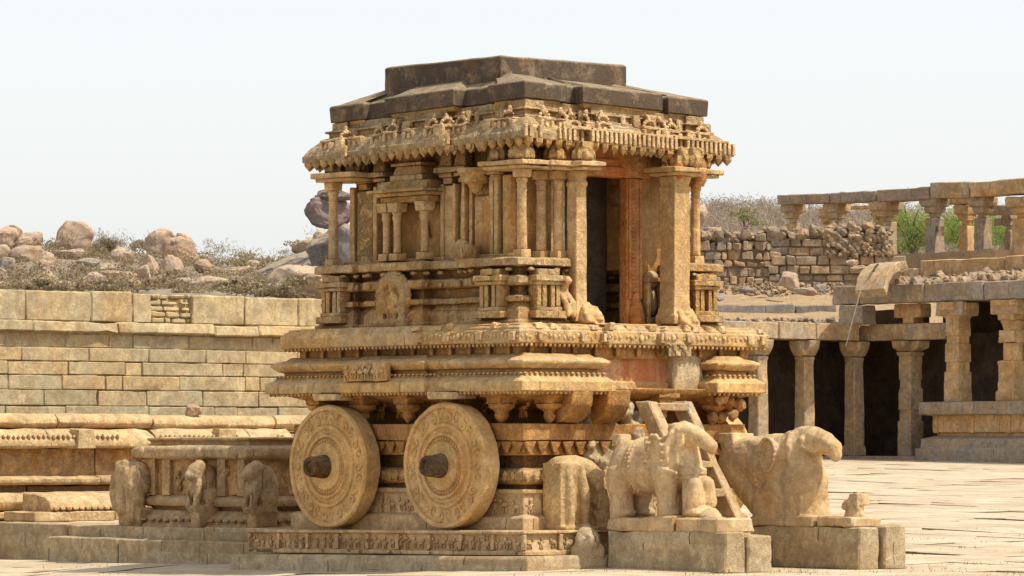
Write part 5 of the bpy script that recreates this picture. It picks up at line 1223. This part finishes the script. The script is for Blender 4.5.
rock('boulder', wp(713, 232, 203), (.5, .4, .35), M['boulder_grey'], 'small grey rock on the far hill above the rubble wall', 'boulder', 'boulders on the far hill', seed=403)
rock('boulder', wp(706, 242, 200), (1.0, .5, .45), M['boulder_tan'], 'brown stone heap behind the left end of the rubble wall', 'boulder', 'boulders on the far hill', seed=404)

def clump(b, c, r, n, size, rnd, squash=.8, twig=0.0):
    """many small leaf faces through an uneven volume"""
    subs = [(Vector((rnd.gauss(0, .42), rnd.gauss(0, .42), rnd.gauss(0, .38)*squash)), rnd.uniform(.28, .5)) for _ in range(7)]
    for _ in range(n):
        s0, sr = rnd.choice(subs); d = Vector((rnd.gauss(0, 1), rnd.gauss(0, 1), rnd.gauss(0, 1))).normalized() * sr * rnd.random()**.4
        p = c + Vector(((s0.x+d.x)*r[0], (s0.y+d.y)*r[1], (s0.z+d.z)*r[2]))
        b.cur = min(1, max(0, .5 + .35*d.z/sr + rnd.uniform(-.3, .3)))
        a = Vector((rnd.gauss(0, 1), rnd.gauss(0, 1), rnd.gauss(0, 1) + twig)).normalized(); q = a.orthogonal().normalized(); q = Matrix.Rotation(rnd.random()*6.28, 3, a) @ q
        l, w = size*rnd.uniform(.7, 1.4), size*rnd.uniform(.3, .6)*(1 if not twig else .35)
        b.f((b.v(p - a*l*.5), b.v(p + q*w*.5), b.v(p + a*l*.5), b.v(p - q*w*.5)))
rnd = random.Random(77)
b = B()
for k in range(210):
    px = rnd.uniform(-30, 345); c = hillpy(px); py = rnd.uniform(c - 1, 302); D = hD(px, py) - .8; s_ = rnd.uniform(.45, 1.1)
    clump(b, wp(px, py - 5*s_, D), (1.25*s_, .7*s_, .62*s_), 260, .15, rnd, .8, rnd.choice((0, .6)))
for k in range(75):
    px = rnd.uniform(-20, 300); py = rnd.uniform(286, 299); s_ = rnd.uniform(.35, .8); clump(b, wp(px, py - 3, rnd.uniform(126, 133)), (1.2*s_, .6*s_, .5*s_), 230, .13, rnd, .8, rnd.choice((0, .6)))
for px, py in ((108, 247), (105, 252), (115, 250), (45, 252), (215, 258), (205, 262), (240, 262), (225, 265), (52, 258), (132, 252), (255, 262)):
    clump(b, wp(px, py, 200), (1.3, 1, 1.0), 420, .17, rnd, 1, 1.2)
o = b.build('hill_scrub', M['scrub'], None, 0, 0, 0, smooth=False); tag(o, 'dry brown scrub covering the boulder hill', kind='stuff')
b = B()
for k in range(520):
    px = rnd.uniform(675, 1060); t = rnd.random(); D = 199 + 90*t; crest = 213 - 6*math.exp(-((px-730)/60)**2) + 14*max(0, (px-820)/200); py = 258 - (258-crest)*t
    s_ = rnd.uniform(.7, 1.5)*(D/250); clump(b, wp(px, py - 2, D), (1.7*s_, 1.0*s_, .85*s_), 300, .27, rnd, .9, .3)
o = b.build('far_scrub', M['scrub2'], None, 0, 0, 0, smooth=False); tag(o, 'leafless grey brown scrub covering the far hill', kind='stuff')
def bush(px, py, D, r, mat, label, n=900, size=.16, cat='bush'):
    b = B(); p = wp(px, py, D); e = empty('bush', p - Vector((0, 0, r[2])), 0, label, cat)
    clump(b, Vector((0, 0, r[2])), r, n, size, rnd, .9); b.build('foliage', mat, e, 0, 0, 0, smooth=False)
    b = B()
    for k in range(5): b.tube([(0, 0, -.2), (rnd.uniform(-.4, .4)*r[0], rnd.uniform(-.3, .3)*r[1], r[2]*1.1)], [.05, .02], 5)
    b.build('stems', M['bark'], e, 0, 0, 0)
bush(215, 281, 150, (.75, .6, .38), M['green2'], 'yellow green bush among the boulders above the wall')
bush(740, 243, 128, (.62, .5, .36), M['green2'], 'olive bush behind the left part of the rubble wall')
bush(745, 220, 230, (1.0, .8, .5), M['green2'], 'hazy olive bush on the slope of the far hill', 600)
bush(690, 213, 260, (1.6, 1, .9), M['scrub2'], 'leafless grey bush on the far crest beside the shrine', 700)
# bare small tree on the left skyline
def tree(px, pyb, pyt, D, wpx, mat, label, nleaf, size, seed, bare=False):
    rnd = random.Random(seed); p = wp(px, pyb, D); H_ = (pyb - pyt)/F*D; W_ = wpx/F*D/2
    e = empty('tree', p, 0, label, 'tree'); b = B(); tips = []
    b.tube([(0, 0, -.5), (.05, 0, H_*.2), (-.05, .02, H_*.45)], [H_*.05, H_*.035, H_*.025], 8)
    for k in range(16 if not bare else 34):
        a = rnd.random()*6.28; z0 = H_*rnd.uniform(.15, .45); rr = W_*rnd.uniform(.35, .85); z1 = H_*rnd.uniform(.5, .95)
        m = Vector((rr*.45*math.cos(a), rr*.45*math.sin(a), (z0+z1)/2 + .1*H_)); t = Vector((rr*math.cos(a+.2), rr*math.sin(a+.2), z1)); b.tube([(0, 0, z0), m, t], [H_*.02, H_*.011, H_*.003], 5); tips += [m, t, m.lerp(t, .5)]
        if bare:
            for q in range(5):
                s0 = m.lerp(t, rnd.random()); b.tube([s0, s0 + Vector((rnd.gauss(0, .2)*W_, rnd.gauss(0, .2)*W_, rnd.uniform(0, .3)*H_))], [H_*.006, H_*.002], 4)
    b.build('trunk', M['bark'], e, 0, 0, 0)
    if nleaf:
        b = B()
        for t in tips: 
            s_ = rnd.uniform(.2, .36); clump(b, t - Vector((0, 0, H_*.08)), (W_*s_*1.5, W_*s_*1.3, H_*s_*.75), nleaf, size, rnd, .9, .5)
        b.build('crown', mat, e, 0, 0, 0, smooth=False)
tree(110, 255, 236, 200, 34, M['scrub'], 'bare twiggy small tree on the skyline right of the pointed boulder', 12, .12, 5, True)
tree(914, 274, 196, 150, 84, M['green'], 'feathery bright green tree seen left of the middle column of the upper colonnade', 190, .13, 6)
tree(966, 274, 194, 152, 84, M['green'], 'bright green tree filling the gap right of the middle upper column', 190, .13, 7)
tree(1015, 274, 202, 156, 70, M['green'], 'green tree behind the upper colonnade at the right edge', 260, .13, 8)
tree(900, 268, 222, 175, 40, M['scrub2'], 'dull olive tree behind the top of the rubble wall', 110, .16, 9)
# ================================================================== LIGHT, SKY, CAMERA
EL = math.radians(56); az = Vector((.93, -.37, 0)).normalized()
sd = Vector((az.x*math.cos(EL), az.y*math.cos(EL), math.sin(EL)))
sun = bpy.data.lights.new('sun', 'SUN'); sun.energy = 4.6; sun.angle = math.radians(.6); sun.color = (1.0, .92, .77)
so = bpy.data.objects.new('sun', sun); COL.objects.link(so); so.rotation_euler = (-sd).to_track_quat('-Z', 'Y').to_euler(); so.location = (30, 20, 60)
wd = bpy.data.worlds.new('World'); SC.world = wd; wd.use_nodes = True
nt = wd.node_tree; nt.nodes.clear()
out = nt.nodes.new('ShaderNodeOutputWorld'); sky = nt.nodes.new('ShaderNodeTexSky'); sky.sky_type = 'NISHITA'; sky.sun_disc = False
sky.sun_elevation = EL; sky.sun_rotation = math.atan2(az.x, az.y); sky.dust_density = 4.0; sky.air_density = 1.0
bg = nt.nodes.new('ShaderNodeBackground'); bg.inputs[1].default_value = .09; nt.links.new(sky.outputs[0], bg.inputs[0])
hz = nt.nodes.new('ShaderNodeBackground')      # bright dry-season haze, whitest near the horizon
tc = nt.nodes.new('ShaderNodeTexCoord'); sx = nt.nodes.new('ShaderNodeSeparateXYZ'); nt.links.new(tc.outputs['Generated'], sx.inputs[0])
mr = nt.nodes.new('ShaderNodeMapRange'); mr.inputs[1].default_value = .06; mr.inputs[2].default_value = .6; mr.inputs[3].default_value = 0; mr.inputs[4].default_value = 1; nt.links.new(sx.outputs[2], mr.inputs[0])
mx = nt.nodes.new('ShaderNodeMix'); mx.data_type = 'RGBA'; nt.links.new(mr.outputs[0], mx.inputs[0]); mx.inputs[6].default_value = (.735, .74, .735, 1); mx.inputs[7].default_value = (.40, .405, .40, 1)
nt.links.new(mx.outputs[2], hz.inputs[0]); hz.inputs[1].default_value = 1.0
ad = nt.nodes.new('ShaderNodeAddShader'); nt.links.new(bg.outputs[0], ad.inputs[0]); nt.links.new(hz.outputs[0], ad.inputs[1]); nt.links.new(ad.outputs[0], out.inputs[0])
cam = bpy.data.cameras.new('camera'); co = bpy.data.objects.new('camera', cam); COL.objects.link(co)
co.location = (0, 0, EYE); co.rotation_euler = (PI/2, 0, 0); cam.sensor_width = 36; cam.lens = 36*F/1024; cam.shift_y = (HZ - 288)/1024
cam.clip_start = .5; cam.clip_end = 6000; SC.camera = co
SC.view_settings.view_transform = 'Standard'; SC.view_settings.look = 'None'; SC.view_settings.exposure = 0
SC.render.engine = 'CYCLES'; SC.cycles.max_bounces = 6
